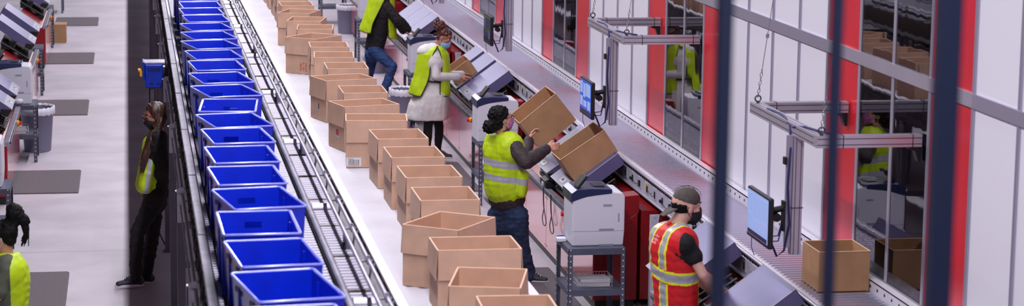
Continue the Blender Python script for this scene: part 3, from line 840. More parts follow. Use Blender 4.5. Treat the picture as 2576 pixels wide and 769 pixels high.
# left line racks
rack((-1.39, 28.1, 0), 'grey slotted rack in front of the grey rubbish bin')
printer((-1.43, 28.15, 0.701), 'white printer on the rack beside the grey rubbish bin')
rack((-1.53, 34.1, 0), 'grey slotted rack of the left line with pinkish packs on its shelf')
rack((-1.57, 40.2, 0), 'grey slotted rack of the left line next to the brown box on the floor')
rack((-1.42, 22.34, 0), 'grey slotted rack at the left edge above the dark haired woman')
printer((-1.475, 22.35, 0.701), 'white printer on the rack at the left edge')
rack((-1.56, 46.2, 0), 'grey slotted rack at the far end of the left aisle')
basket((-1.40, 28.0, 0.341), 'white wire basket on the rack before the grey rubbish bin')
def packs(loc, label, w=0.3, n=6):
    t = tag(empty('wrapped_pack', loc), label, 'pack', 'plastic packs on the racks')
    m = MB()
    for i in range(n):
        x = random.uniform(-w/2, w/2); z = 0.04+0.05*(i//3)
        m.lathe([(0.001, -0.035), (0.04, -0.03), (0.06, 0), (0.045, 0.03), (0.001, 0.036)], (x, random.uniform(-.12, .1), z), 12, 0, 1.1, 0.8)
    m.build('bags', 'liner_white', t); return t
packs((-1.53, 34.0, 0.345), 'clear pinkish plastic packs on the rack shelf between red stations')
packs((-1.57, 40.1, 0.345), 'clear plastic packs on the rack above the brown floor box')
packs((-1.40, 27.98, 0.705), 'crumpled clear bag and label roll on top of the rack by the bin', 0.2, 3)
packs((3.93, 24.6, 0.345), 'white papers stacked on the shelf of the rack behind the worker in jeans')
b2 = MB().tube([(-0.05, 0, 0.012), (0.0, -0.01, 0.02), (0.05, 0.0, 0.013)], 0.010, 8).box(-0.02, 0.06, 0.0, 0.07, 0, 0.012).build('tape_cutter', 'blue_motor', None, loc=(3.70, 19.12, 0.702)); tag(b2, 'small blue tape cutter at the left of the nearest white printer', 'tool')
b2 = MB().box(-0.05, 0.03, -0.04, 0.05, 0, 0.03).build('paper_pad', 'paper', None, 0.004, loc=(3.68, 19.0, 0.702)); tag(b2, 'white paper pad beside the nearest white printer', 'paper')
# grey bins
def bin_(loc, label, r0, r1, h, liner=True, sx=1.0, sy=1.3, col='bin_grey'):
    t = tag(empty('rubbish_bin', loc), label, 'bin', 'grey bins')
    m = MB().lathe([(0.001, 0), (r0*0.97, 0.0), (r0, 0.012), (r1, h-0.02), (r1+0.012, h-0.018), (r1+0.012, h), (r1-0.004, h), (r1-0.006, h-0.02), (r0-0.006, 0.02), (0.001, 0.015)], (0, 0, 0), 32, 0, sx, sy)
    m.build('body', col, t)
    if liner:
        m = MB().lathe([(r1-0.01, h-0.01), (r1, h+0.012), (r1+0.016, h+0.008), (r1+0.02, h-0.05), (r1+0.017, h-0.075)], (0, 0, 0), 40, 0, sx, sy)
        for i in range(len(m.v)):
            m.v[i] = m.v[i]+V((0, 0, 0.008*math.sin(i*2.7)))
        m.build('bin_liner', 'liner_white', t)
    return t
bin_((-1.17, 28.75, 0), 'grey rubbish bin with white liner behind the left rack', 0.165, 0.205, 0.55)
bin_((4.0, 42.0, 0), 'grey bin with white liner at the far top by the boxes', 0.18, 0.20, 0.52, True)
bin_((3.92, 36.2, 0), 'grey bin on the floor behind the leaning worker', 0.15, 0.18, 0.42, False)
bin_((3.62, 30.10, 0), 'grey bin with white liner behind the legs of the woman in the cream coat', 0.15, 0.18, 0.55, True)
bx = make_carton(0.34, 0.36, 0.33, flap=0, body_mat='cardboard_dark'); bx.location = (-1.29, 40.85, 0); MB().box(-0.165, 0.165, -0.175, 0.175, 0.327, 0.333).build('closed_top', 'cardboard_dark', bx)
tag(bx, 'closed brown cardboard box standing on the floor by a left rack', 'box')
# boxes lifted by the worker in jeans and the one before the woman in cream
def tilted_box(name, low, ang, L, D, H, label, bm='cardboard_dark'):
    """low: world point of the lower front (near) bottom edge; length runs up the tilt, depth away"""
    t = make_carton(L, D, H, flap=0, body_mat=bm)
    M = Matrix.Translation(V(low)) @ Matrix.Rotation(-ang, 4, 'Y') @ Matrix.Translation((L/2, D/2, 0.0))
    t.matrix_world = M
    tag(t, label, 'box', 'cardboard boxes on the tilted trays'); return t
tb2 = tilted_box('cardboard_box', (4.10, 20.60, 0.939), math.radians(34), 0.50, 0.50, 0.25, 'open cardboard box on the tilted tray, right one of the two lifted boxes')
tb1 = tilted_box('cardboard_box', (3.98, 21.75, 1.06), math.radians(39), 0.46, 0.56, 0.34, 'open cardboard box held up on the tray, left of the other lifted box')
tb3 = tilted_box('cardboard_box', (4.03, 27.80, 0.893), math.radians(TA*57.2958), 0.30, 0.45, 0.19, 'small open cardboard box on the tray before the woman in the cream coat')
# handheld scanner on the front rail, with its hanging loops of cable
hs = tag(empty('barcode_scanner', (4.05, 21.75, 0.70)), 'black handheld scanner lying on the rail under the lifted boxes', 'scanner')
MB().box(-0.05, 0.06, -0.2, 0.12, 0.0, 0.07).prism([(-0.06, 0.07), (0.05, 0.12), (0.07, 0.07)], -0.18, 0.08).build('scanner_body', 'black', hs, 0.012)
MB().box(-0.062, -0.052, -0.12, -0.04, 0.02, 0.05).build('scanner_label', 'hole_white', hs)
for k, (yy, l) in enumerate(((21.42, 'left'), (21.02, 'right'))):
    pts = [V((3.972, yy+0.10, 0.72)), V((3.965, yy+0.06, 0.60)), V((3.965, yy+0.01, 0.52)), V((3.965, yy-0.10, 0.44)), V((3.965, yy-0.12, 0.40)), V((3.965, yy-0.06, 0.365)), V((3.965, yy+0.0, 0.362)), V((3.965, yy+0.06, 0.375)), V((3.965, yy+0.10, 0.42)), V((3.965, yy+0.05, 0.48)), V((3.967, yy+0.015, 0.53)), V((3.967, yy+0.05, 0.60)), V((3.972, yy+0.08, 0.72))]
    # smooth
    for _ in range(2):
        q = [pts[0]]
        for a_, b_ in zip(pts, pts[1:]): q += [a_*0.75+b_*0.25, a_*0.25+b_*0.75]
        pts = q+[pts[-1]]
    tag(MB().tube(pts, 0.0045, 6).build('cable_loop', 'black_rubber', None), 'thin dark cable hanging in a loop before the red panel, %s one of the pair' % l, 'cable', 'cable loops under the rail')

# ---------------------------------------------------------------- gantries with monitors
def profile(m, a, b, w, k=0, axis=None, kb=1):
    """slotted aluminium profile between a and b"""
    a = V(a); b = V(b); d = (b-a); L_ = d.length; q = d.to_track_quat('Z', 'Y').to_matrix().to_4x4()
    p = MB(); h = w/2
    p.box(-h, h, -h, h, 0, L_, 0)
    g = h*0.13
    for s in (-1, 1):
        lo, hi = sorted((s*(h-0.001), s*(h+0.0006)))
        for qq in (-0.5, 0.5):
            p.box(lo, hi, qq*h-h*0.07, qq*h+h*0.07, 0.001, L_-0.001, kb); p.box(qq*h-h*0.07, qq*h+h*0.07, lo, hi, 0.001, L_-0.001, kb)
    p.xf(Matrix.Translation(a) @ q)
    k0 = len(m.v); m.v += p.v; m.f += [[i+k0 for i in f] for f in p.f]; m.m += p.m; m.s += p.s
def gantry(y0, label, mlabel, screen, clabels):
    t = tag(empty('overhead_gantry', (4.5, y0, 2.27)), label, 'gantry', 'aluminium gantries over the conveyor')
    ox, oz = 4.5, 2.27
    def part(name, a, b, w=0.08):
        m = MB(); profile(m, V(a)-V((ox, 0, oz)), V(b)-V((ox, 0, oz)), w); return m.build(name, ['aluminium', 'steel_dark'], t)
    part('cross_beam', (4.54, 1.05, 2.31), (5.185, 1.05, 2.31)); part('cross_beam', (4.46, -0.53, 2.31), (5.185, -0.53, 2.31))
    part('long_beam', (4.5, -0.49, 2.31), (4.5, 1.09, 2.31))
    part('column', (4.5, 0, 2.27), (4.5, 0, 1.44), 0.07)
    m = MB().box(-0.075, -0.037, -0.018, 0.018, -0.78, 0.0).build('side_strip', 'alu_frame', t)
    for y in (1.05, -0.53):
        m = MB(); m.prism([(0.60, -0.001), (0.684, -0.001), (0.684, -0.10), (0.665, -0.10), (0.64, -0.03), (0.60, -0.02)], y-0.03, y+0.03); m.build('bracket', 'black', t)
    MB().box(-0.095, -0.075, -0.025, 0.025, -0.20, -0.15).build('cable_clip', 'black', t)
    m = MB()
    for y in (1.05, -0.53):
        for x in (0.62, 0.14):
            m.tube([(x, y-0.042, -0.002), (x, y-0.042, 0.082), (x, y+0.042, 0.082), (x, y+0.042, -0.002)], 0.003, 5, closed=True)
    m.tube([(-0.04, -0.04, -0.5), (-0.04, 0.04, -0.5), (0.04, 0.04, -0.5), (0.04, -0.04, -0.5)], 0.003, 5, closed=True)
    m.build('cable_tie', 'black', t)
    m = MB().tube([(-0.02, 0.7, 0.084), (0.0, 0.45, 0.087), (-0.02, 0.25, 0.085), (-0.045, 0.05, 0.06), (-0.055, -0.02, -0.1), (-0.07, -0.03, -0.35), (-0.05, -0.03, -0.62), (-0.08, -0.02, -0.80), (-0.13, -0.02, -0.84), (-0.2, 0.02, -0.66)], 0.008, 6)
    m.tube([(0.1, -0.53, 0.085), (0.06, -0.50, 0.09), (0.03, -0.40, 0.088), (-0.01, -0.2, 0.087), (-0.045, -0.02, 0.06)], 0.008, 6)
    m.build('power_cable', 'blue_cable', t)
    for y in (1.02, -0.53):
        m = MB(); m.tube([(0.022*math.cos(a), y, 0.112+0.022*math.sin(a)) for a in [2*PI*i/14 for i in range(14)]], 0.0055, 6, closed=True)
        m.cyl((0, y, 0.08), (0, y, 0.092), 0.012, 8)
        m.build('eye_bolt', 'steel_dark', t)
    for k, y in enumerate((1.02, -0.53)):
        c = MB(); p = V((4.5, y0+y, 2.27+0.138)); top = V((4.86, y0+y, 5.15)); d = (top-p).normalized()
        for i in range(7):
            q = p+d*(0.03*i); ax = V((1, 0, 0)) if i % 2 else V((0, 1, 0))
            c.tube([q+d*(0.019*math.sin(a))+ax*(0.009*math.cos(a)) for a in [2*PI*j/10 for j in range(10)]], 0.0028, 5, closed=True)
        c.cyl(p+d*0.20, top, 0.003, 6)
        c.cyl(p+d*0.42, p+d*0.45, 0.012, 8)
        tag(c.build('hanging_chain', 'galvanised', None), clabels[k], 'chain', 'chains holding the gantries')
    # monitor
    mt = tag(empty('monitor', (4.25, y0, 1.705)), mlabel, 'monitor', 'monitors on the gantry columns')
    m = MB().box(-0.018, 0.018, -0.275, 0.275, -0.175, 0.175).build('casing', 'monitor_black', mt, 0.010)
    s = MB(); s.box(-0.0195, -0.0175, -0.258, 0.258, -0.148, 0.158, 0)
    for r in [(-0.23, -0.02, 0.02, 0.14, 1), (0.0, 0.10, 0.0, 0.13, 1), (0.13, 0.24, 0.03, 0.14, 2), (-0.23, -0.1, -0.1, -0.02, 2), (-0.06, 0.09, -0.09, -0.03, 1), (0.12, 0.24, -0.09, 0.0, 1), (-0.24, 0.24, -0.145, -0.115, 3)]:
        s.box(-0.0205, -0.0195, r[0], r[1], r[2], r[3], r[4])
    s.build('screen', screen, mt)
    m = MB().cyl((0.018, 0, 0.03), (0.168, 0, 0.06), 0.022, 10).box(0.016, 0.03, -0.05, 0.05, -0.08, 0.02).cyl((0.11, -0.04, 0.0), (0.11, 0.04, 0.0), 0.03, 12).tube([(0.05, 0, 0.0), (0.06, 0, 0.05), (0.09, 0, 0.065)], 0.008, 6)
    m.box(0.155, 0.171, -0.03, 0.03, -0.10, 0.11)
    m.build('mount_arm', 'black', mt)
    m = MB().tube([(0.018, 0.05, -0.1), (0.07, 0.05, -0.15), (0.14, 0.03, -0.14), (0.165, 0, 0.0)], 0.005, 6).tube([(0.018, -0.02, -0.12), (0.06, -0.02, -0.17), (0.13, -0.01, -0.17), (0.165, 0, -0.03)], 0.005, 6)
    m.tube([(0.0, 0.2, -0.17), (0.0, 0.2, -0.25), (0.02, 0.19, -0.31)], 0.003, 5)
    m.build('cable', 'blue_cable', mt)
S1 = ['screen_blue', 'screen_light', 'screen_light', 'navy']; S2 = ['screen_light', 'screen_light', 'screen_light', 'navy']; S3 = ['screen_dark', 'navy', 'tray_metal', 'black']
gantry(14.8, 'nearest aluminium gantry hanging on chains, behind the dark posts', 'monitor with a pale screen between the dark posts', S2, ['chain at the left far corner of the nearest gantry', 'chain at the near corner of the nearest gantry'])
gantry(20.8, 'aluminium gantry on chains over the worker lifting boxes', 'monitor with a bright blue screen above the lifted boxes', S1, ['chain at the far corner of the middle gantry', 'chain at the near corner of the middle gantry'])
gantry(26.8, 'aluminium gantry whose column drops right of the woman in the cream coat', 'monitor seen almost edge on right of the woman in the cream coat', S3, ['far chain of the gantry by the woman in the cream coat', 'near chain of the gantry by the woman in the cream coat'])
gantry(32.8, 'farthest aluminium gantry, only its column tip shows at the top', 'farthest monitor, above the top edge', S3, ['far chain of the farthest gantry', 'near chain of the farthest gantry'])
# foreground bars
for k, (x, w, l) in enumerate(((1.1245, 0.029, 'left one of the three dark blurred bars in front of us'), (1.3485, 0.022, 'middle and thinnest of the three dark blurred bars in front of us'), (1.574, 0.045, 'right and widest of the three dark blurred bars in front of us'))):
    tag(MB().box(-w/2, w/2, -w/2, w/2, 0, 6.2).build('railing_post', 'post_navy', None, 0.003, loc=(x, 4.2, 0)), l, 'post', 'dark railing posts in the foreground')
# ---------------------------------------------------------------- people
def sphere_mesh(m, c, rad, R=None, n=12, k=0):
    c = V(c); vs = []; rings = n//2+1
    for i in range(rings+1):
        ph = PI*i/rings
        for j in range(n):
            t = 2*PI*j/n; p = V((math.sin(ph)*math.cos(t)*rad[0], math.sin(ph)*math.sin(t)*rad[1], math.cos(ph)*rad[2]))
            vs.append(c+(R @ p if R is not None else p))
    fs = []
    for i in range(rings):
        for j in range(n): fs.append((i*n+j, (i+1)*n+j, (i+1)*n+(j+1) % n, i*n+(j+1) % n))
    return m.add(vs, fs, k, True)
def caps(m, a, b, r0, r1=None, n=12, flat=None):
    """tapered capsule, closed; flat=(axis vector, factor) squashes the section"""
    a = V(a); b = V(b); r1 = r0 if r1 is None else r1
    d = b-a; L_ = d.length
    if L_ < 1e-6: return sphere_mesh(m, a, (r0, r0, r0), None, n)
    d.normalize()
    if flat:
        y = V(flat[0]); y = (y-d*y.dot(d)).normalized(); x = y.cross(d).normalized(); fy = flat[1]
    else:
        x = d.orthogonal().normalized(); y = d.cross(x); fy = 1
    vs = []; S = [(-1.0, 0.02), (-0.92, 0.38), (-0.7, 0.714), (-0.38, 0.925), (0, 1)]
    rows = [(a+d*(s*r0*(fy if flat else 1)), c*r0) for s, c in S]+[(b+d*(-s*r1*(fy if flat else 1)), c*r1) for s, c in reversed(S)]
    for p, r in rows:
        for j in range(n):
            t = 2*PI*j/n; vs.append(p+x*math.cos(t)*r+y*math.sin(t)*r*fy)
    fs = []
    for i in range(len(rows)-1):
        for j in range(n): fs.append((i*n+j, i*n+(j+1) % n, (i+1)*n+(j+1) % n, (i+1)*n+j))
    fs.append(list(range(n))[::-1]); fs.append([(len(rows)-1)*n+j for j in range(n)])
    return m.add(vs, fs, 0, True)
def blob(m, name, mats, parent, voxel=0.008, smooth=4, wr=None, pick=None, cut=None):
    """melt overlapping closed pieces into one continuous skin"""
    if isinstance(mats, str): mats = [mats]
    me = bpy.data.meshes.new(name); me.from_pydata(m.v, [], m.f)
    bm = bmesh.new(); bm.from_mesh(me); bmesh.ops.remove_doubles(bm, verts=bm.verts, dist=1e-5); bmesh.ops.recalc_face_normals(bm, faces=bm.faces); bm.to_mesh(me); bm.free()
    o = bpy.data.objects.new(name, me); COL.objects.link(o)
    r = o.modifiers.new('r', 'REMESH'); r.mode = 'VOXEL'; r.voxel_size = voxel; r.use_smooth_shade = True
    if smooth:
        s = o.modifiers.new('s', 'SMOOTH'); s.iterations = smooth; s.factor = 0.5
    bpy.context.view_layer.update()
    dg = bpy.context.evaluated_depsgraph_get()
    nm = bpy.data.meshes.new_from_object(o.evaluated_get(dg)); nm.name = name
    o.modifiers.clear(); o.data = nm; bpy.data.meshes.remove(me)
    nm.materials.clear()
    for q in mats: nm.materials.append(MATS[q])
    if cut or wr:
        bm = bmesh.new(); bm.from_mesh(nm)
        if cut: bmesh.ops.delete(bm, geom=[v for v in bm.verts if cut(v.co)], context='VERTS')
        if wr:
            amp, scl = wr[0], wr[1]; st = wr[2] if len(wr) > 2 else (1, 1, 1)
            bm.normal_update()
            for v in bm.verts:
                p = V((v.co.x*st[0], v.co.y*st[1], v.co.z*st[2]))*scl
                v.co += v.normal*(noise.noise(p)*amp+noise.noise(p*2.3+V((5, 3, 1)))*amp*0.5)
        bm.to_mesh(nm); bm.free()
    for p in nm.polygons:
        p.use_smooth = True
        if pick: p.material_index = pick(p.center, p.normal)
    nm.update()
    if parent is not None: o.parent = parent; o.matrix_parent_inverse = Matrix.Translation(-parent.location)
    return o
def rel(parent, o):
    o.parent = parent; o.matrix_parent_inverse = Matrix.Translation(-parent.location); return o

def head_frame(f, up):
    f = V(f).normalized(); u = V(up); u = (u-f*u.dot(f)).normalized(); s = u.cross(f).normalized()   # s: the person's left
    return f, s, u
class Head:
    def __init__(h, c, f, up, k=1.0): h.c = V(c); h.f, h.s, h.u = head_frame(f, up); h.k = k; h.R = Matrix((h.f, h.s, h.u)).transposed()
    def P(h, f, s, u): return h.c+(h.f*f+h.s*s+h.u*u)*h.k
    def prims(h, m, neck):
        k = h.k; R = h.R
        def e(f, s, u, a, b, c): sphere_mesh(m, h.P(f, s, u), (a*k, b*k, c*k), R, 20)
        e(-0.012, 0, 0.032, 0.094, 0.074, 0.080); e(0.024, 0, -0.028, 0.066, 0.056, 0.072); e(0.058, 0, -0.088, 0.026, 0.030, 0.022)
        e(0.03, 0.03, -0.035, 0.045, 0.03, 0.035); e(0.03, -0.03, -0.035, 0.045, 0.03, 0.035)
        caps(m, h.P(0.082, 0, 0.02), h.P(0.105, 0, -0.018), 0.008*k, 0.0125*k)
        for s in (-1, 1):
            e(0.104, s*0.010, -0.020, 0.008, 0.008, 0.007)
            caps(m, h.P(0.076, s*0.012, 0.028), h.P(0.062, s*0.045, 0.026), 0.011*k)
            e(0.060, s*0.036, -0.012, 0.02, 0.02, 0.016)
            e(-0.004, s*0.073, -0.006, 0.018, 0.007, 0.030); e(0.0, s*0.069, -0.020, 0.010, 0.007, 0.012)
        caps(m, h.P(0.084, 0.018, -0.054), h.P(0.084, -0.018, -0.054), 0.007*k); caps(m, h.P(0.083, 0.015, -0.064), h.P(0.083, -0.015, -0.064), 0.007*k)
        caps(m, h.P(-0.015, 0, -0.05), V(neck), 0.052*k, 0.058*k, 16)
    def eyes(h, par):
        for s in (-1, 1):
            m = MB(); sphere_mesh(m, h.P(0.067, s*0.030, 0.008), (0.0125*h.k,)*3, None, 12)
            sphere_mesh(m, h.P(0.0775, s*0.031, 0.006), (0.004*h.k, 0.006*h.k, 0.006*h.k), h.R, 10, 1)
            rel(par, m.build('eye', ['paper', 'black'], None))
            b = MB().tube([h.P(0.087, s*0.014, 0.034), h.P(0.085, s*0.032, 0.040), h.P(0.070, s*0.050, 0.034)], 0.004*h.k, 6)
            rel(par, b.build('eyebrow', 'hair_brown', None))
    def mask(h, par, mt, low=0.0, big=1.0):
        m = MB(); k = h.k*big
        sphere_mesh(m, h.P(0.036, 0, -0.050+low), (0.072*k, 0.062*k, 0.056*k), h.R, 20)
        caps(m, h.P(0.086, 0, -0.014+low), h.P(0.094, 0, -0.045+low), 0.022*k, 0.022*k)
        caps(m, h.P(0.094, 0, -0.045+low), h.P(0.064, 0, -0.095+low), 0.022*k, 0.022*k)
        o = blob(m, 'face_mask', mt, par, 0.005, 3, cut=lambda p: (p-h.c).dot(h.f) < 0.012*h.k)
        sm = o.modifiers.new('t', 'SOLIDIFY'); sm.thickness = 0.002
        for s in (-1, 1):
            t = MB().tube([h.P(0.03, s*0.060, -0.028+low), h.P(0.0, s*0.076, 0.006), h.P(-0.022, s*0.077, 0.010), h.P(-0.026, s*0.074, -0.02), h.P(0.0, s*0.069, -0.05), h.P(0.03, s*0.058, -0.08+low)], 0.0022*h.k, 5)
            rel(par, t.build('ear_loop', 'paper' if mt != 'mask_black' else 'mask_black', None))
    def glasses(h, par, mt='glasses'):
        m = MB()
        for s in (-1, 1):
            c = h.P(0.104, s*0.034, 0.004)
            m.tube([c+h.s*(0.026*math.cos(a))*h.k*(1 if True else 1)+h.u*(0.020*math.sin(a))*h.k-h.f*(0.006*abs(math.cos(a)))*h.k*(1 if s*math.cos(a) > 0 else 0) for a in [2*PI*i/16 for i in range(16)]], 0.0028*h.k, 6, closed=True)
            m.tube([h.P(0.096, s*0.060, 0.010), h.P(0.05, s*0.078, 0.010), h.P(-0.01, s*0.080, 0.008)], 0.0025*h.k, 6)
        m.tube([h.P(0.108, 0.010, 0.008), h.P(0.111, 0, 0.011), h.P(0.108, -0.010, 0.008)], 0.0025*h.k, 6)
        rel(par, m.build('glasses', mt, None))
def hand(m, wrist, d, palm_n, curl=0.5, k=1.0, thumb=1, spread=0.12):
    """palm, four fingers bending towards palm_n, thumb from the side of the palm. d: direction wrist->knuckles"""
    w = V(wrist); d = V(d).normalized(); n = V(palm_n); n = (n-d*n.dot(d)).normalized(); s = d.cross(n).normalized()*thumb    # s: towards the thumb
    pc = w+d*0.045*k
    for i in range(4):
        o_ = (0.028-i*0.0185)*k
        caps(m, w+s*o_*0.6, w+d*0.078*k+s*o_, 0.015*k, 0.0115*k, 10)
    caps(m, w-d*0.02*k, pc, 0.026*k, 0.022*k, 12, flat=(n, 0.75))
    Ls = [(0.040, 0.024, 0.018), (0.044, 0.028, 0.020), (0.041, 0.026, 0.019), (0.032, 0.020, 0.016)]
    for i, L_ in enumerate(Ls):
        o_ = (0.028-i*0.0185)*k; p = w+d*0.080*k+s*o_
        dirv = (d+s*spread*(1-i*0.7)).normalized(); ax = dirv.cross(n).normalized()
        a = curl*(0.7+0.12*i)
        r = 0.0088*k
        for j, l in enumerate(L_):
            dirv = Quaternion(ax, a if j else a*0.7) @ dirv
            q = p+dirv*l*k; caps(m, p, q, r, r*0.92, 8); p = q; r *= 0.93
    p = w+d*0.022*k+s*0.022*k; dirv = (s*0.8+d*0.75+n*0.35).normalized()
    for j, (l, r) in enumerate(((0.036, 0.0125), (0.028, 0.0105), (0.022, 0.009))):
        q = p+dirv*l*k; caps(m, p, q, r*k, r*0.9*k, 8); p = q
        dirv = (dirv+d*0.45+n*0.2*curl).normalized()
def torso(m, hl, hr, sl, sr, fwd, e=0.0, t0=0.0, t1=1.0, rh=0.115, rw=0.105, rc=0.12, n=9, flat=0.95, belly=0.0):
    """body trunk between hip line and shoulder line, e inflates"""
    hl, hr, sl, sr = V(hl), V(hr), V(sl), V(sr); fwd = V(fwd).normalized()
    for i in range(n+1):
        t = t0+(t1-t0)*i/n
        a = hl.lerp(sl, t); b = hr.lerp(sr, t); mid = (a+b)/2
        if t < 0.45: r = rh+(rw-rh)*max(0, t)/0.45
        else: r = rw+(rc-rw)*min(1, (t-0.45)/0.35)
        if t > 0.85: r = rc-(t-0.85)*0.28
        r += e; half = (a-b).length/2; ax = (a-b).normalized()
        sq = max(0.005, half-r*0.55 if t < 0.85 else half-r*0.35)
        if 0.2 < t < 0.6: sq *= 0.93
        off = fwd*belly*math.sin(PI*min(1, max(0, t)))
        caps(m, mid+ax*sq+off, mid-ax*sq+off, r, r, 16, flat=(fwd, flat))
def shoe(par, ank, toe_dir, mt='shoe_dark', k=1.0):
    a = V(ank); d = V(toe_dir); d.z = 0; d.normalize(); s = V((-d.y, d.x, 0))
    z = a.z-0.075
    def P(f, l, h): return V((a.x, a.y, z))+d*f*k+s*l*k+V((0, 0, h))
    m = MB()
    caps(m, P(-0.045, 0, 0.05), P(0.07, 0, 0.045), 0.040, 0.036, 12); caps(m, P(0.07, 0, 0.042), P(0.155, 0.006, 0.034), 0.042, 0.034, 12, flat=((0, 0, 1), 0.72)); caps(m, P(-0.03, 0, 0.06), P(-0.02, 0, 0.105), 0.042, 0.042, 12)
    caps(m, P(0.02, 0, 0.08), P(0.07, 0, 0.065), 0.034, 0.03, 10)
    o = blob(m, 'shoe', mt, par, 0.006, 3)
    m = MB(); out = []
    for i in range(20):
        t = 2*PI*i/20; x = math.cos(t); y = math.sin(t)
        out.append(P(0.055+0.135*x, 0.044*y*(1.0 if x > -0.2 else 0.85), 0))
    m.add([p+V((0, 0, h)) for h in (0.002, 0.026) for p in out], [list(range(20))[::-1], list(range(20, 40))]+[(i, (i+1) % 20, 20+(i+1) % 20, 20+i) for i in range(20)], 0, False)
    q = m.build('sole', 'shoe_white', o, 0.004)
    m = MB()
    for i in range(4): m.tube([P(0.045+i*0.022, -0.022, 0.108-i*0.013), P(0.045+i*0.022, 0, 0.116-i*0.013), P(0.045+i*0.022, 0.022, 0.108-i*0.013)], 0.0035, 5)
    q = m.build('laces', 'shoe_white', o)
def loft(m, rings, n=28):
    vs = []
    for c, rx, ry in rings:
        for j in range(n):
            t = 2*PI*j/n; k = 1+0.05*math.sin(5*t)*(1 if c[2] < 0.9 else 0.3)
            vs.append(V(c)+V((math.cos(t)*rx*k, math.sin(t)*ry*k, 0)))
    N = len(rings)
    return m.add(vs, [(i*n+j, i*n+(j+1) % n, (i+1)*n+(j+1) % n, (i+1)*n+j) for i in range(N-1) for j in range(n)]+[list(range(n))[::-1], [(N-1)*n+j for j in range(n)]], 0, True)
from mathutils.bvhtree import BVHTree
def trim(par, o, lines, r, mt, name='trim', lift=0.4):
    """cord sewn onto the surface of a garment along drawn seams"""
    me = o.data; bvh = BVHTree.FromPolygons([v.co.copy() for v in me.vertices], [tuple(p.vertices) for p in me.polygons])
    C = V((0, 0, CAMH))
    for pts in lines:
        out = []
        for (u, v) in bez_line(pts):
            d = (at(u, v, 20)-C).normalized(); hit = bvh.ray_cast(C, d)
            if hit[0] is not None and (not out or (hit[0]-out[-1]).length < 0.12): out.append(hit[0]-d*r*lift)
        if len(out) > 2: q = rel(par, MB().tube(out, r, 6).build(name, mt, None))
def inpoly(x, y, P):
    c = False
    for (x0, y0), (x1, y1) in zip(P, P[1:]+P[:1]):
        if (y0 > y) != (y1 > y) and x < (x1-x0)*(y-y0)/(y1-y0)+x0: c = not c
    return c
def bez_line(pts, n=6):
    out = []
    for i in range(len(pts)-1):
        p0 = pts[max(0, i-1)]; p1 = pts[i]; p2 = pts[i+1]; p3 = pts[min(len(pts)-1, i+2)]
        for k in range(n):
            t = k/n
            out.append(tuple(0.5*((2*b)+(-a+c)*t+(2*a-5*b+4*c-d)*t*t+(-a+3*b-3*c+d)*t**3) for a, b, c, d in zip(p0, p1, p2, p3)))
    out.append(pts[-1]); return out
def legs(m, J, e=0.0, ank=1.0):
    for s in 'LR':
        h, k, a = V(J['hip'+s]), V(J['kn'+s]), V(J['an'+s])
        caps(m, h, k, 0.086+e, 0.058+e*0.8, 14); k2 = k.lerp(a, 0.35)
        caps(m, k, k2, 0.057+e*.8, 0.056+e*0.8, 14); caps(m, k2, a, 0.055+e*0.8, (0.036+e)*ank, 14)
def arm(m, sh, el, wr, e=0.0, t=1.0, r=(0.052, 0.042, 0.030)):
    sh, el, wr = V(sh), V(el), V(wr)
    caps(m, sh, el, r[0]+e, r[1]+e, 12)
    w = el.lerp(wr, t); fm = el.lerp(w, 0.3)
    caps(m, el, fm, r[1]+e, r[1]+e*1.0+0.001, 12); caps(m, fm, w, r[1]+e+0.001, r[2]+e+(1-t)*0.01, 12)
def straps(m, J, e, r=0.05):
    """shoulders of a waistcoat"""
    for s in 'LR':
        sh = V(J['sh'+s]); nk = V(J['neck']); a = sh.lerp(nk, 0.25); 
        caps(m, a-V((0, 0, 0.02)), nk.lerp(sh, 0.3)-V((0, 0, 0.03)), r+e, r+e, 12)
def base_body(par, J, head, skin, fwd, hands, rr=1.0, voxel=0.007):
    m = MB()
    torso(m, J['hipL'], J['hipR'], J['shL'], J['shR'], fwd, -0.012)
    for s in 'LR': caps(m, V(J['sh'+s]), V(J['neck'])-V((0, 0, 0.03)), 0.05, 0.05, 12)
    legs(m, J, -0.008)
    for s in 'LR':
        arm(m, J['sh'+s], J['el'+s], J['wr'+s], -0.004)
        caps(m, J['an'+s], V(J['an'+s])+V(J['toe'])*0.12-V((0, 0, 0.045)), 0.034, 0.024)
        if s in hands: hand(m, J['wr'+s], *hands[s])
    if head: head.prims(m, J['neck'])
    return blob(m, 'body', skin, par, voxel, 2)
def curly(m, pts, r0, r1, n, rad):
    """tight curls: many small tufts over ellipsoids given as (centre, (radii), R)"""
    for c, rr, R in pts:
        for i in range(n):
            v = V((random.gauss(0, 1), random.gauss(0, 1), random.gauss(0, 1))).normalized()
            p = V(c)+R @ V((v.x*rr[0], v.y*rr[1], v.z*rr[2]))
            q = random.uniform(r0, r1); sphere_mesh(m, p, (q, q, q*random.uniform(.8, 1.3)), None, 8)
def strands(par, name, mt, curves, r, parent_rel=True):
    m = MB()
    for pts in curves:
        n = len(pts); m.tube(pts, r, 5, radii=[r*(0.7+0.5*math.sin(PI*min(1, (i+1)/n*0.9))) for i in range(n)])
    return rel(par, m.build(name, mt, None))
def bez(pts, n=10):
    out = []
    for i in range(n+1):
        t = i/n; q = [V(p) for p in pts]
        while len(q) > 1: q = [a.lerp(b, t) for a, b in zip(q, q[1:])]
        out.append(q[0])
    return out

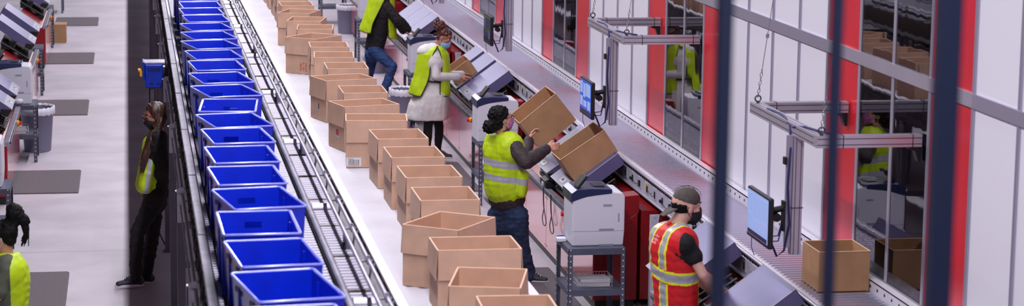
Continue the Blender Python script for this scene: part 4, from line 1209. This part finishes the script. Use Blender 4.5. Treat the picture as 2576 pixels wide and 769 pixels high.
# === worker in lime vest and jeans lifting two boxes (faces right and away)
def person_jeans():
    Y = 20.55
    par = tag(empty('person', (3.5, Y, 0)), 'person with curly dark hair, lime vest and jeans lifting two cardboard boxes', 'person', None)
    A = lambda u, v, dy=0.0: at(u, v, Y+dy)
    fwd = V((0.80, 0.60, 0)).normalized(); lft = V((-0.60, 0.80, 0))
    J = dict(hipL=A(1252, 540, 0.10), hipR=A(1304, 541, -0.07), shL=A(1244, 356, 0.14), shR=A(1290, 364, -0.13), neck=A(1262, 338, 0.0),
             knL=A(1258, 610, 0.12), anL=A(1247, 688, 0.15), knR=A(1313, 610, -0.06), anR=A(1331, 690, -0.02),
             elR=A(1323, 408, -0.30), wrR=A(1376, 373, -0.12), elL=A(1316, 400, 0.30), wrL=A(1331, 352, 0.45), toe=(0.92, -0.25, 0))
    h = Head(A(1262, 300, 0.0), (0.90, 0.28, 0.16), (-0.30, 0.0, 0.95), 1.0)
    base_body(par, J, h, 'skin_a', fwd, {'R': ((1, 0.05, 0.16), (-0.1, 0.9, -0.35), 0.75, 1.0, 1), 'L': ((0.35, 0.1, 0.9), (0.9, -0.2, -0.2), 0.9, 1.0, -1)})
    h.eyes(par); h.glasses(par); h.mask(par, 'mask_print')
    m = MB(); legs(m, J, 0.012, 1.25); torso(m, J['hipL'], J['hipR'], J['shL'], J['shR'], fwd, 0.006, -0.12, 0.3, n=5)
    for s in 'LR': caps(m, V(J['an'+s])+V((0, 0, 0.05)), V(J['an'+s])-V((0, 0, 0.015)), 0.058, 0.062)
    blob(m, 'jeans', 'denim_dark', par, 0.008, 2, wr=(0.008, 17, (1, 1, 1.8)))
    m = MB(); torso(m, J['hipL'], J['hipR'], J['shL'], J['shR'], fwd, 0.028, 0.27, 0.98, rw=0.145); sphere_mesh(m, V(J['shR'])+V((0.03, -0.04, -0.04)), (0.075, 0.07, 0.09))
    for s in 'LR': arm(m, J['sh'+s], J['el'+s], J['wr'+s], 0.017, 0.93, r=(0.064, 0.052, 0.036)); caps(m, J['sh'+s], V(J['neck'])-V((0, 0, 0.035)), 0.062, 0.06)
    caps(m, V(J['neck'])-V((0, 0, 0.03)), V(J['neck'])+V((0.015, 0, 0.02)), 0.068, 0.062)
    blob(m, 'jacket', 'jacket_brown', par, 0.0075, 3, wr=(0.005, 22))
    m = MB(); torso(m, J['hipL'], J['hipR'], J['shL'], J['shR'], fwd, 0.056, 0.40, 0.97, rw=0.150); straps(m, J, 0.040)
    caps(m, V(J['shL'])+V((0.0, 0, -0.02)), V(J['shR'])+V((-0.05, 0, -0.02)), 0.09, 0.085)
    flap = [A(1326, 470, -0.16), A(1300, 500, -0.19)]
    caps(m, A(1318, 440, -0.18), A(1312, 488, -0.19), 0.05, 0.04)
    zt = lambda u, v: A(u, v, -0.2).z
    z1a, z1b, z2a, z2b = zt(1210, 403), zt(1210, 421), zt(1210, 441), zt(1210, 457)
    def pick(c, n):
        z = c.z+(c.x-3.21)*0.11
        return 1 if (z1b < z < z1a) or (z2b < z < z2a) else (2 if c.z < zb+0.010 else 0)
    zb = min(v.z for v in m.v)+0.006
    blob(m, 'safety_vest', ['vest_lime', 'vest_silver', 'vest_yellow'], par, 0.0085, 4, wr=(0.006, 14, (1, 1, .45)), pick=pick)
    # curly dark hair with a low bun
    m = MB(); R = h.R
    sphere_mesh(m, h.P(-0.024, 0, 0.046), (0.096, 0.082, 0.080), R, 18); sphere_mesh(m, h.P(-0.055, 0, -0.01), (0.055, 0.07, 0.06), R, 14)
    sphere_mesh(m, h.P(-0.122, 0.0, -0.035), (0.056, 0.062, 0.052), R, 14)
    curly(m, [(h.P(-0.022, 0, 0.05), (0.095, 0.080, 0.078), R)], 0.010, 0.017, 150, 0); curly(m, [(h.P(-0.13, 0.0, -0.04), (0.060, 0.066, 0.056), R), (h.P(-0.06, 0, -0.02), (0.05, 0.07, 0.06), R)], 0.011, 0.019, 80, 0)
    def cuth(p):
        q = p-h.c; f, u = q.dot(h.f), q.dot(h.u); return f > 0.052+0.35*max(0, u-0.03) and u < 0.095
    blob(m, 'hair', 'hair_black', par, 0.006, 1, wr=(0.006, 45), cut=cuth)
    for s in 'LR': shoe(par, V(J['an'+s])*1.0 if s == 'R' else V(J['an'+s]), (0.9, -0.35, 0) if s == 'R' else (0.8, 0.4, 0))
    return par
# === woman in cream coat
def person_coat():
    Y = 27.35
    par = tag(empty('person', (3.75, Y, 0)), 'person in long cream coat and lime vest with a blue mask at a tray', 'person')
    A = lambda u, v, dy=0.0: at(u, v, Y+dy)
    fwd = V((0.93, -0.25, 0)).normalized()
    J = dict(hipL=A(1088, 240, 0.10), hipR=A(1086, 243, -0.10), shL=A(1098, 140, 0.17), shR=A(1094, 146, -0.145), neck=A(1098, 124, 0.0),
             knL=A(1105, 318, 0.07), anL=A(1102, 383, 0.10), knR=A(1077, 318, -0.07), anR=A(1074, 383, -0.08),
             elR=A(1098, 192, -0.20), wrR=A(1155, 193, -0.05), elL=A(1128, 190, 0.15), wrL=A(1165, 186, 0.25), toe=(0.9, -0.3, 0))
    h = Head(A(1117, 95, -0.02), (0.80, -0.42, -0.42), (0.42, -0.1, 0.9), 1.0)
    base_body(par, J, h, 'skin_b', fwd, {'R': ((1, 0.1, -0.02), (0, 0.2, -1), 0.35, 1.0, -1), 'L': ((1, 0.0, -0.1), (0, -0.3, -1), 0.5, 1.0, 1)})
    h.eyes(par); h.mask(par, 'mask_blue', -0.018)
    m = MB(); legs(m, J, 0.0); blob(m, 'leggings', 'black_cloth', par, 0.010, 3, wr=(0.006, 12))
    m = MB(); torso(m, J['hipL'], J['hipR'], J['shL'], J['shR'], fwd, 0.022, 0.1, 0.98, rw=0.112, rc=0.125)
    loft(m, [(A(1094, 170), 0.13, 0.15), (A(1092, 205), 0.15, 0.16), (A(1086, 235), 0.21, 0.215), (A(1080, 262), 0.25, 0.225), (A(1077, 290), 0.268, 0.22), (A(1076, 299), 0.262, 0.215)])
    for s in 'LR': arm(m, J['sh'+s], J['el'+s], J['wr'+s], 0.008, 0.93, r=(0.052, 0.048, 0.034)); caps(m, J['sh'+s], V(J['neck'])-V((0, 0, 0.035)), 0.062, 0.06)
    # hood lying on the back
    sphere_mesh(m, A(1072, 126, 0.0), (0.12, 0.145, 0.075), rotm(0, -0.35, 0), 16); sphere_mesh(m, A(1086, 124, 0.0), (0.12, 0.145, 0.075), rotm(0, -0.2, 0), 16); sphere_mesh(m, A(1098, 122, 0.0), (0.075, 0.11, 0.055), rotm(0, 0.1, 0), 16)
    blob(m, 'coat', 'coat_cream', par, 0.008, 8, wr=(0.0045, 16, (1, 1, .6)))
    m = MB()
    rows = [(112, 1096, 0.06, 0.12), (122, 1093, 0.13, 0.165), (134, 1090, 0.19, 0.18), (150, 1090, 0.205, 0.185), (170, 1089, 0.215, 0.185), (190, 1087, 0.225, 0.185), (212, 1083, 0.245, 0.19), (232, 1081, 0.258, 0.195), (246, 1080, 0.262, 0.195)]
    loft(m, [(A(u, v, -0.01), rx, ry) for v, u, rx, ry in rows])
    back = [(1101, 116), (1092, 132), (1087, 145), (1083, 165), (1080, 190), (1074, 210), (1064, 232), (1057, 243), (1040, 239), (1020, 230), (1020, 120)]
    front = [(1099, 116), (1106, 130), (1110, 145), (1112, 160), (1110, 190), (1107, 225), (1112, 241), (1150, 243), (1150, 110)]
    o = blob(m, 'safety_vest', ['vest_lime'], par, 0.006, 3, wr=(0.004, 14, (1, 1, .4)))
    trim(par, o, [back[:9]+[(1030, 235)], front[:8]], 0.0065, 'trim_dark', lift=0.2)
    bm = bmesh.new(); bm.from_mesh(o.data)
    def gone(p): q = px(p); return not (inpoly(q[0], q[1], back) or inpoly(q[0], q[1], front))
    bmesh.ops.delete(bm, geom=[v for v in bm.verts if gone(v.co)], context='VERTS'); bm.to_mesh(o.data); bm.free()
    s0 = o.modifiers.new('t', 'SOLIDIFY'); s0.thickness = 0.006
    MBb = MB().tube([A(1074, 203, -0.17), A(1090, 206, -0.185), A(1112, 207, -0.17)], 0.011, 6); rel(par, MBb.build('belt', 'black', None))
    m = MB(); R = h.R
    sphere_mesh(m, h.P(-0.022, 0, 0.045), (0.092, 0.081, 0.078), R, 18); sphere_mesh(m, h.P(-0.045, 0, -0.02), (0.05, 0.068, 0.05), R, 14); sphere_mesh(m, A(1107, 64, 0.0), (0.07, 0.065, 0.052), None, 14)
    curly(m, [(A(1106, 64, 0.0), (0.078, 0.07, 0.058), R)], 0.010, 0.018, 90, 0); curly(m, [(h.P(-0.02, 0, 0.05), (0.092, 0.08, 0.076), R)], 0.007, 0.011, 110, 0)
    blob(m, 'hair', 'hair_auburn', par, 0.006, 1, wr=(0.006, 45), cut=lambda p: (p-h.c).dot(h.f) > 0.056+0.3*max(0, (p-h.c).dot(h.u)-0.03))
    strands(par, 'loose_curl', 'hair_auburn', [bez([A(1100, 72), A(1088, 70), A(1078, 72), A(1074, 80), A(1080, 82)], 8), bez([A(1098, 70), A(1086, 74), A(1082, 70), A(1072, 74)], 8)], 0.004)
    for s in 'LR': shoe(par, J['an'+s], (0.9, -0.3, 0))
    # dark bag hanging at the hip behind
    m = MB(); caps(m, A(1032, 298, 0.0), A(1048, 300, 0.0), 0.035, 0.04); caps(m, A(1048, 302, 0.0), A(1066, 302, 0.0), 0.030, 0.022); caps(m, A(1036, 305, 0.0), A(1034, 318, 0.0), 0.018, 0.008); caps(m, A(1042, 305, 0.0), A(1042, 316, 0.0), 0.014, 0.006)
    blob(m, 'hip_bag', 'black', par, 0.008, 2, wr=(0.008, 14))
# === worker bending in blue jeans and black hoodie
def person_bending():
    Y = 32.4
    par = tag(empty('person', (3.55, Y, 0)), 'person in black hoodie and blue jeans leaning forward, head out of view', 'person')
    A = lambda u, v, dy=0.0: at(u, v, Y+dy)
    fwd = V((0.9, 0.25, 0)).normalized()
    J = dict(hipL=A(938, 125, 0.12), hipR=A(942, 127, -0.08), shL=A(962, 14, 0.17), shR=A(972, 16, -0.16), neck=A(982, -4, 0.0),
             knL=A(930, 178, 0.18), anL=A(918, 232, 0.3), knR=A(988, 167, -0.20), anR=A(968, 226, -0.25),
             elR=A(1000, 52, -0.22), wrR=A(1015, 78, -0.10), elL=A(1002, 50, 0.25), wrL=A(1028, 76, 0.3), toe=(0.9, -0.2, 0))
    h = Head(A(1000, -32, 0), (0.8, 0.2, -0.5), (0.5, 0, 0.85))
    base_body(par, J, h, 'skin_b', fwd, {'R': ((1, 0, -0.6), (-0.3, 0.2, -1), 0.5, 1.0, 1), 'L': ((1, 0, -0.4), (0, 0, -1), 0.5, 1.0, -1)}, voxel=0.009)
    h.eyes(par)
    m = MB(); sphere_mesh(m, h.P(-0.02, 0, 0.04), (0.095, 0.082, 0.085), h.R, 18); blob(m, 'hair', 'hair_black', par, 0.008, 1, wr=(0.008, 30), cut=lambda p: (p-h.c).dot(h.f) > 0.05)
    m = MB(); legs(m, J, 0.014, 1.3); torso(m, J['hipL'], J['hipR'], J['shL'], J['shR'], fwd, 0.008, -0.1, 0.2, n=3); blob(m, 'jeans', 'denim', par, 0.009, 2, wr=(0.009, 16, (1, 1, 1.8)))
    m = MB(); torso(m, J['hipL'], J['hipR'], J['shL'], J['shR'], fwd, 0.030, 0.10, 0.98, rw=0.12)
    for s in 'LR': arm(m, J['sh'+s], J['el'+s], J['wr'+s], 0.018, 0.93, r=(0.066, 0.056, 0.038)); caps(m, J['sh'+s], V(J['neck'])-V((0, 0, 0.03)), 0.065, 0.06)
    blob(m, 'hoodie', 'hoodie_black', par, 0.009, 2, wr=(0.010, 22))
    m = MB()
    rows = [(-30, 968, 0.15, 0.15), (-15, 964, 0.19, 0.19), (0, 960, 0.19, 0.205), (20, 957, 0.205, 0.21), (45, 954, 0.235, 0.215), (70, 951, 0.27, 0.215), (98, 950, 0.28, 0.215)]
    loft(m, [(A(u, v, -0.01), rx, ry) for v, u, rx, ry in rows])
    back = [(975, -40), (972, -10), (963, 10), (950, 35), (938, 60), (932, 84), (918, 82), (903, 76), (880, 76), (900, -40)]
    front = [(977, -40), (980, 0), (976, 50), (979, 96), (1005, 102), (1030, 100), (1030, -40)]
    o = blob(m, 'safety_vest', ['vest_lime'], par, 0.008, 3, wr=(0.005, 14, (1, 1, .4)))
    trim(par, o, [back[1:8], front[1:5]], 0.006, 'trim_dark', lift=0.2)
    bm = bmesh.new(); bm.from_mesh(o.data)
    bmesh.ops.delete(bm, geom=[v for v in bm.verts if not (inpoly(*px(v.co), back) or inpoly(*px(v.co), front))], context='VERTS'); bm.to_mesh(o.data); bm.free()
    s0 = o.modifiers.new('t', 'SOLIDIFY'); s0.thickness = 0.006
    for s in 'LR': shoe(par, J['an'+s], (0.9, -0.2, 0))
# === man in red vest and cap
def person_red():
    Y = 15.7
    par = tag(empty('person', (3.95, Y, 0)), 'person in striped red vest with a backwards grey cap and black mask', 'person')
    A = lambda u, v, dy=0.0: at(u, v, Y+dy)
    fwd = V((0.82, 0.57, 0)).normalized()
    J = dict(hipL=A(1690, 800, 0.13), hipR=A(1716, 805, -0.11), shL=A(1668, 588, 0.19), shR=A(1722, 604, -0.17), neck=A(1704, 562, 0.0),
             knL=A(1690, 960, 0.15), anL=A(1682, 1120, 0.2), knR=A(1722, 965, -0.1), anR=A(1716, 1120, -0.1),
             elR=A(1768, 690, -0.24), wrR=A(1842, 748, -0.10), elL=A(1745, 690, 0.35), wrL=A(1815, 755, 0.4), toe=(0.9, 0.1, 0))
    h = Head(A(1727, 519, 0.0), (0.93, 0.18, -0.10), (0.12, 0, 0.99), 1.12)
    base_body(par, J, h, 'skin_c', fwd, {'R': ((1, 0.1, -0.16), (0.0, 0.6, -0.9), 0.5, 1.0, 1), 'L': ((1, 0, -0.1), (0, 0, -1), 0.4, 1.0, -1)})
    h.eyes(par); h.mask(par, 'mask_black', -0.004, 1.08)
    m = MB(); legs(m, J, 0.014, 1.2); torso(m, J['hipL'], J['hipR'], J['shL'], J['shR'], fwd, 0.006, -0.1, 0.2, n=3); blob(m, 'trousers', 'black_cloth', par, 0.012, 3, wr=(0.008, 9))
    m = MB(); torso(m, J['hipL'], J['hipR'], J['shL'], J['shR'], fwd, 0.004, 0.05, 0.96)
    for s in 'LR':
        caps(m, V(J['sh'+s])-V((0, 0, 0.0)), V(J['sh'+s]).lerp(V(J['el'+s]), 0.50), 0.072, 0.068, 14); sphere_mesh(m, V(J['sh'+s])+(V(J['shR'])-V(J['shL'])).normalized()*(0.04 if s == 'R' else -0.04)-V((0, 0, 0.03)), (0.07, 0.07, 0.085)); caps(m, J['sh'+s], V(J['neck'])-V((0, 0, 0.03)), 0.06, 0.055)
    blob(m, 't_shirt', 'black_cloth', par, 0.009, 3, wr=(0.008, 12))
    m = MB(); torso(m, J['hipL'], J['hipR'], J['shL'], J['shR'], fwd, 0.042, -0.02, 0.95, rw=0.118); straps(m, J, 0.032, 0.052)
    caps(m, V(J['neck'])-V((0.02, 0, 0.03)), V(J['neck'])+V((-0.02, 0, -0.02)), 0.07, 0.060)
    def sc_(p):  # image-independent body coordinates: s across the back, z up
        q = p-(V(J['shL'])+V(J['shR']))/2; ax = (V(J['shL'])-V(J['shR'])); ax.z = 0; ax.normalize()
        return q.dot(ax), p.z, q.dot(fwd)
    zb1 = A(1640, 668, -0.1).z; zb2 = A(1640, 707, -0.1).z
    def pick(c, n):
        s, z, f = sc_(c); z2 = z+(s+0.05)*(-0.10)+0.012
        y = (zb1+zb2)/2; d = abs(z2-y)
        if d < 0.030: return 1
        if d < 0.048: return 2
        if d < 0.052: return 0
        zp = z-at(1650, 608, 15.6).z
        if -0.035 < zp < 0.035 and 0.0 < s+zp*0.4 < 0.085 and (int((zp+0.035)/0.012) % 2 == 0 or 0.03 < s < 0.04): return 3
        for cx in (-0.10, 0.135):
            d = abs(s-cx+(z-zb1)*0.04)
            if d < 0.030: return 1
            if d < 0.048: return 2
        return 0
    o = blob(m, 'safety_vest', ['vest_red', 'vest_silver', 'vest_yellow', 'print_pink'], par, 0.0065, 4, wr=(0.003, 16, (1, 1, .5)), pick=pick)
    # cap worn backwards
    m = MB(); R = h.R
    sphere_mesh(m, h.P(-0.008, 0, 0.052), (0.106, 0.086, 0.082), R, 20)
    cap_ = blob(m, 'cap', 'cap_grey', par, 0.006, 2, wr=(0.003, 18), cut=lambda p: (p-h.c).dot(h.u) < -0.006+0.22*(p-h.c).dot(h.f))
    s_ = cap_.modifiers.new('t', 'SOLIDIFY'); s_.thickness = 0.004
    m = MB(); caps(m, h.P(-0.10, 0.038, -0.022), h.P(-0.10, -0.038, -0.022), 0.055, 0.055, 14, flat=(h.u+h.f*-0.55, 0.14)); caps(m, h.P(-0.138, 0.028, -0.048), h.P(-0.138, -0.028, -0.048), 0.045, 0.045, 14, flat=(h.u+h.f*-0.65, 0.15))
    b_ = blob(m, 'cap_brim', 'cap_grey', par, 0.005, 2)
    m = MB(); 
    for i in range(6):
        a = PI*i/6; m.tube([h.P(-0.008+0.107*math.cos(a)*math.sin(t), 0.087*math.sin(a)*math.sin(t), 0.053+0.083*math.cos(t)) for t in [-1.2+2.4*j/14 for j in range(15)]], 0.0014, 4)
    m.tube([h.P(-0.008, 0, 0.135), h.P(-0.008, 0, 0.141)], 0.008, 8)
    rel(par, m.build('cap_seam', 'cap_grey', None))
    m = MB(); sphere_mesh(m, h.P(-0.022, 0, 0.012), (0.096, 0.080, 0.075), R, 18); blob(m, 'hair', 'hair_black', par, 0.006, 1, wr=(0.004, 50), cut=lambda p: (p-h.c).dot(h.f) > -0.012 or (p-h.c).dot(h.u) > 0.05 or (p-h.c).dot(h.u) < -0.05)
    for s in 'LR': shoe(par, J['an'+s], (0.9, 0.1, 0))
    # pale print high on the back of the vest
    m = MB()
    p0 = at(1640, 596, Y-0.02)
# === woman leaning on the conveyor post
def person_leaning():
    Y = 20.8
    par = tag(empty('person', (0.12, Y, 0)), 'person with long dark hair and black mask leaning on the conveyor post', 'person')
    A = lambda u, v, dy=0.0: at(u, v, Y+dy)
    fwd = V((-0.85, -0.5, 0)).normalized()
    J = dict(hipL=A(394, 490, -0.09), hipR=A(388, 490, 0.08), shL=A(400, 345, -0.16), shR=A(392, 345, 0.15), neck=A(396, 330, 0.0),
             knL=A(346, 585, -0.10), anL=A(340, 700, -0.12), knR=A(384, 590, 0.10), anR=A(367, 693, 0.12),
             elL=A(412, 425, -0.20), wrL=A(376, 455, -0.06), elR=A(382, 420, 0.2), wrR=A(366, 455, 0.06), toe=(-0.95, -0.1, 0))
    h = Head(A(389, 291, -0.02), (-0.93, -0.22, -0.2), (-0.10, 0, 0.98), 1.0)
    base_body(par, J, h, 'skin_b', fwd, {'L': ((-0.3, 0, -1), (-0.6, 0.6, 0), 0.5, 0.95, 1), 'R': ((-0.3, 0, -1), (0.6, 0.5, 0), 0.5, 0.95, -1)})
    h.eyes(par); h.glasses(par, 'glasses'); h.mask(par, 'mask_black')
    m = MB(); legs(m, J, 0.012, 1.1); torso(m, J['hipL'], J['hipR'], J['shL'], J['shR'], fwd, 0.0, -0.12, 0.2, n=3); blob(m, 'trousers', 'black_cloth', par, 0.009, 3, wr=(0.010, 11, (1, 1, 2)))
    m = MB(); torso(m, J['hipL'], J['hipR'], J['shL'], J['shR'], fwd, 0.012, 0.05, 0.97, rw=0.105, rc=0.112)
    for s in 'LR': arm(m, J['sh'+s], J['el'+s], J['wr'+s], 0.012, 0.95, r=(0.056, 0.046, 0.034)); caps(m, J['sh'+s], V(J['neck'])-V((0, 0, 0.035)), 0.052, 0.05)
    blob(m, 'sweater', 'black_cloth', par, 0.009, 2, wr=(0.008, 22))
    m = MB()
    caps(m, A(392, 350, -0.08), A(374, 440, -0.13), 0.05, 0.07, 14); caps(m, A(374, 440, -0.13), A(366, 470, -0.13), 0.075, 0.07, 14); caps(m, A(378, 360, 0.05), A(366, 465, 0.05), 0.07, 0.09, 14); caps(m, A(384, 430, -0.12), A(380, 472, -0.1), 0.07, 0.06, 14)
    caps(m, A(404, 338, -0.10), A(394, 356, -0.14), 0.040, 0.045, 12)
    xs = A(372, 470).x
    def pick(c, n):
        zc = c.z; mid = A(385, 350).x+(A(366, 490).x-A(385, 350).x)*(A(0, 350).z-zc)/(A(0, 350).z-A(0, 490).z)
        if n.y < 0 and abs(c.x-mid) < 0.02: return 1
        return 0
    blob(m, 'safety_vest', ['vest_lime', 'vest_silver'], par, 0.008, 3, wr=(0.010, 10), pick=pick)
    # long straight hair falling in front of the shoulder
    m = MB(); R = h.R
    sphere_mesh(m, h.P(-0.022, 0, 0.040), (0.101, 0.086, 0.088), R, 18); sphere_mesh(m, h.P(-0.055, 0, -0.02), (0.06, 0.076, 0.06), R, 14)
    caps(m, h.P(-0.05, 0.02, -0.04), A(380, 352, -0.14), 0.062, 0.045); caps(m, A(380, 352, -0.14), A(362, 400, -0.17), 0.045, 0.036); caps(m, A(362, 400, -0.17), A(354, 434, -0.19), 0.036, 0.012)
    blob(m, 'hair', 'hair_brown', par, 0.007, 2, wr=(0.006, 22, (1, 1, .25)), cut=lambda p: (p-h.c).dot(h.f) > 0.058+0.25*max(0, (p-h.c).dot(h.u)-0.03) and (p-h.c).dot(h.u) > -0.1)
    cs = []
    random.seed(11)
    for i in range(46):
        s = 1 if random.random() < .7 else -1; a = random.uniform(-0.3, 1.0); d = random.uniform(-1, 1)
        top = h.P(0.045-0.05*random.random(), -0.01+0.02*random.random(), 0.122)
        side = h.P(-0.03+0.05*a*0.5, 0.084, 0.03-0.05*random.random())
        back = h.P(-0.08, 0.07, -0.05-0.04*random.random())
        cs.append(bez([top, h.P(0.06*a-0.02, 0.10, 0.10), side, back, A(384+d*7, 352, -0.19), A(366+d*8, 385, -0.21), A(356+d*5, 425+10*d, -0.20)], 14))
    strands(par, 'hair_strands', 'hair_brown', cs, 0.0042)
    for s in 'LR': shoe(par, J['an'+s], (-0.95, -0.12, 0))
# === woman cut off at the lower left corner
def person_corner():
    Y = 16.0
    par = tag(empty('person', (-0.93, Y, 0)), 'person with black ponytail and olive shirt in the lower left corner', 'person')
    A = lambda u, v, dy=0.0: at(u, v, Y+dy)
    fwd = V((-0.85, 0.4, 0)).normalized()
    J = dict(hipL=A(20, 860, -0.12), hipR=A(24, 860, 0.1), shL=A(14, 668, -0.16), shR=A(26, 662, 0.17), neck=A(14, 642, 0.0),
             knL=A(0, 1010, -0.1), anL=A(10, 1128, -0.1), knR=A(6, 1010, 0.1), anR=A(16, 1128, 0.1),
             elL=A(-6, 745, -0.22), wrL=A(-60, 790, -0.1), elR=A(0, 745, 0.25), wrR=A(-55, 785, 0.25), toe=(-0.95, 0.2, 0))
    h = Head(A(4, 598, 0.0), (-0.93, 0.22, -0.12), (-0.1, 0, 0.98), 1.0)
    base_body(par, J, h, 'skin_a', fwd, {'L': ((-1, 0, -0.2), (0, 0, -1), 0.4, 1.0, 1), 'R': ((-1, 0, -0.2), (0, 0, -1), 0.4, 1.0, -1)})
    h.eyes(par); h.mask(par, 'mask_blue')
    m = MB(); legs(m, J, 0.014); torso(m, J['hipL'], J['hipR'], J['shL'], J['shR'], fwd, 0.0, -0.1, 0.2, n=3); blob(m, 'trousers', 'black_cloth', par, 0.012, 3)
    m = MB(); torso(m, J['hipL'], J['hipR'], J['shL'], J['shR'], fwd, 0.014, 0.02, 0.97)
    for s in 'LR': caps(m, V(J['sh'+s]), V(J['sh'+s]).lerp(V(J['el'+s]), 0.8), 0.072, 0.066, 14); caps(m, J['sh'+s], V(J['neck'])-V((0, 0, 0.03)), 0.056, 0.052)
    blob(m, 'shirt', 'olive_cloth', par, 0.009, 3, wr=(0.009, 12))
    m = MB(); torso(m, J['hipL'], J['hipR'], J['shL'], J['shR'], fwd, 0.038, 0.04, 0.9); straps(m, J, 0.022)
    caps(m, A(40, 650, 0.05), A(55, 760, 0.0), 0.05, 0.05)
    blob(m, 'safety_vest', ['vest_lime', 'olive_cloth'], par, 0.009, 3, wr=(0.006, 9), pick=lambda c, n: 1 if (n.y < -0.3 and c.x < A(30, 700).x and c.z < A(0, 660).z) else 0)
    m = MB(); R = h.R
    sphere_mesh(m, h.P(-0.026, 0, 0.042), (0.098, 0.083, 0.082), R, 18); sphere_mesh(m, h.P(-0.055, 0, -0.015), (0.05, 0.07, 0.05), R, 14)
    caps(m, A(32, 560, 0), A(34, 528, 0.0), 0.045, 0.055); caps(m, A(36, 536, 0), A(62, 556, 0.0), 0.05, 0.040); caps(m, A(62, 556, 0), A(66, 595, 0.0), 0.038, 0.014)
    curly(m, [(A(36, 535, 0), (0.055, 0.05, 0.05), R), (A(12, 570, 0), (0.08, 0.07, 0.05), R)], 0.009, 0.015, 50, 0)
    blob(m, 'hair', 'hair_black', par, 0.006, 1, wr=(0.008, 28), cut=lambda p: (p-h.c).dot(h.f) > 0.052 and (p-h.c).dot(h.u) > -0.1)
    cs = [bez([A(40+random.uniform(-5, 5), 536, random.uniform(-.03, .03)), A(66+random.uniform(-6, 6), 530, 0), A(76+random.uniform(-5, 5), 570, 0), A(60+random.uniform(-9, 12), 612+random.uniform(-14, 8), 0)], 8) for _ in range(26)]
    strands(par, 'hair_strands', 'hair_black', cs, 0.004)
    rel(par, MB().tube([h.P(0.002, 0.082, -0.03), h.P(0.004, 0.086, -0.036)], 0.004, 8).build('earring', 'paper', None))
    for s in 'LR': shoe(par, J['an'+s], (-0.95, 0.2, 0))
person_jeans(); person_coat(); person_bending(); person_red(); person_leaning(); person_corner()
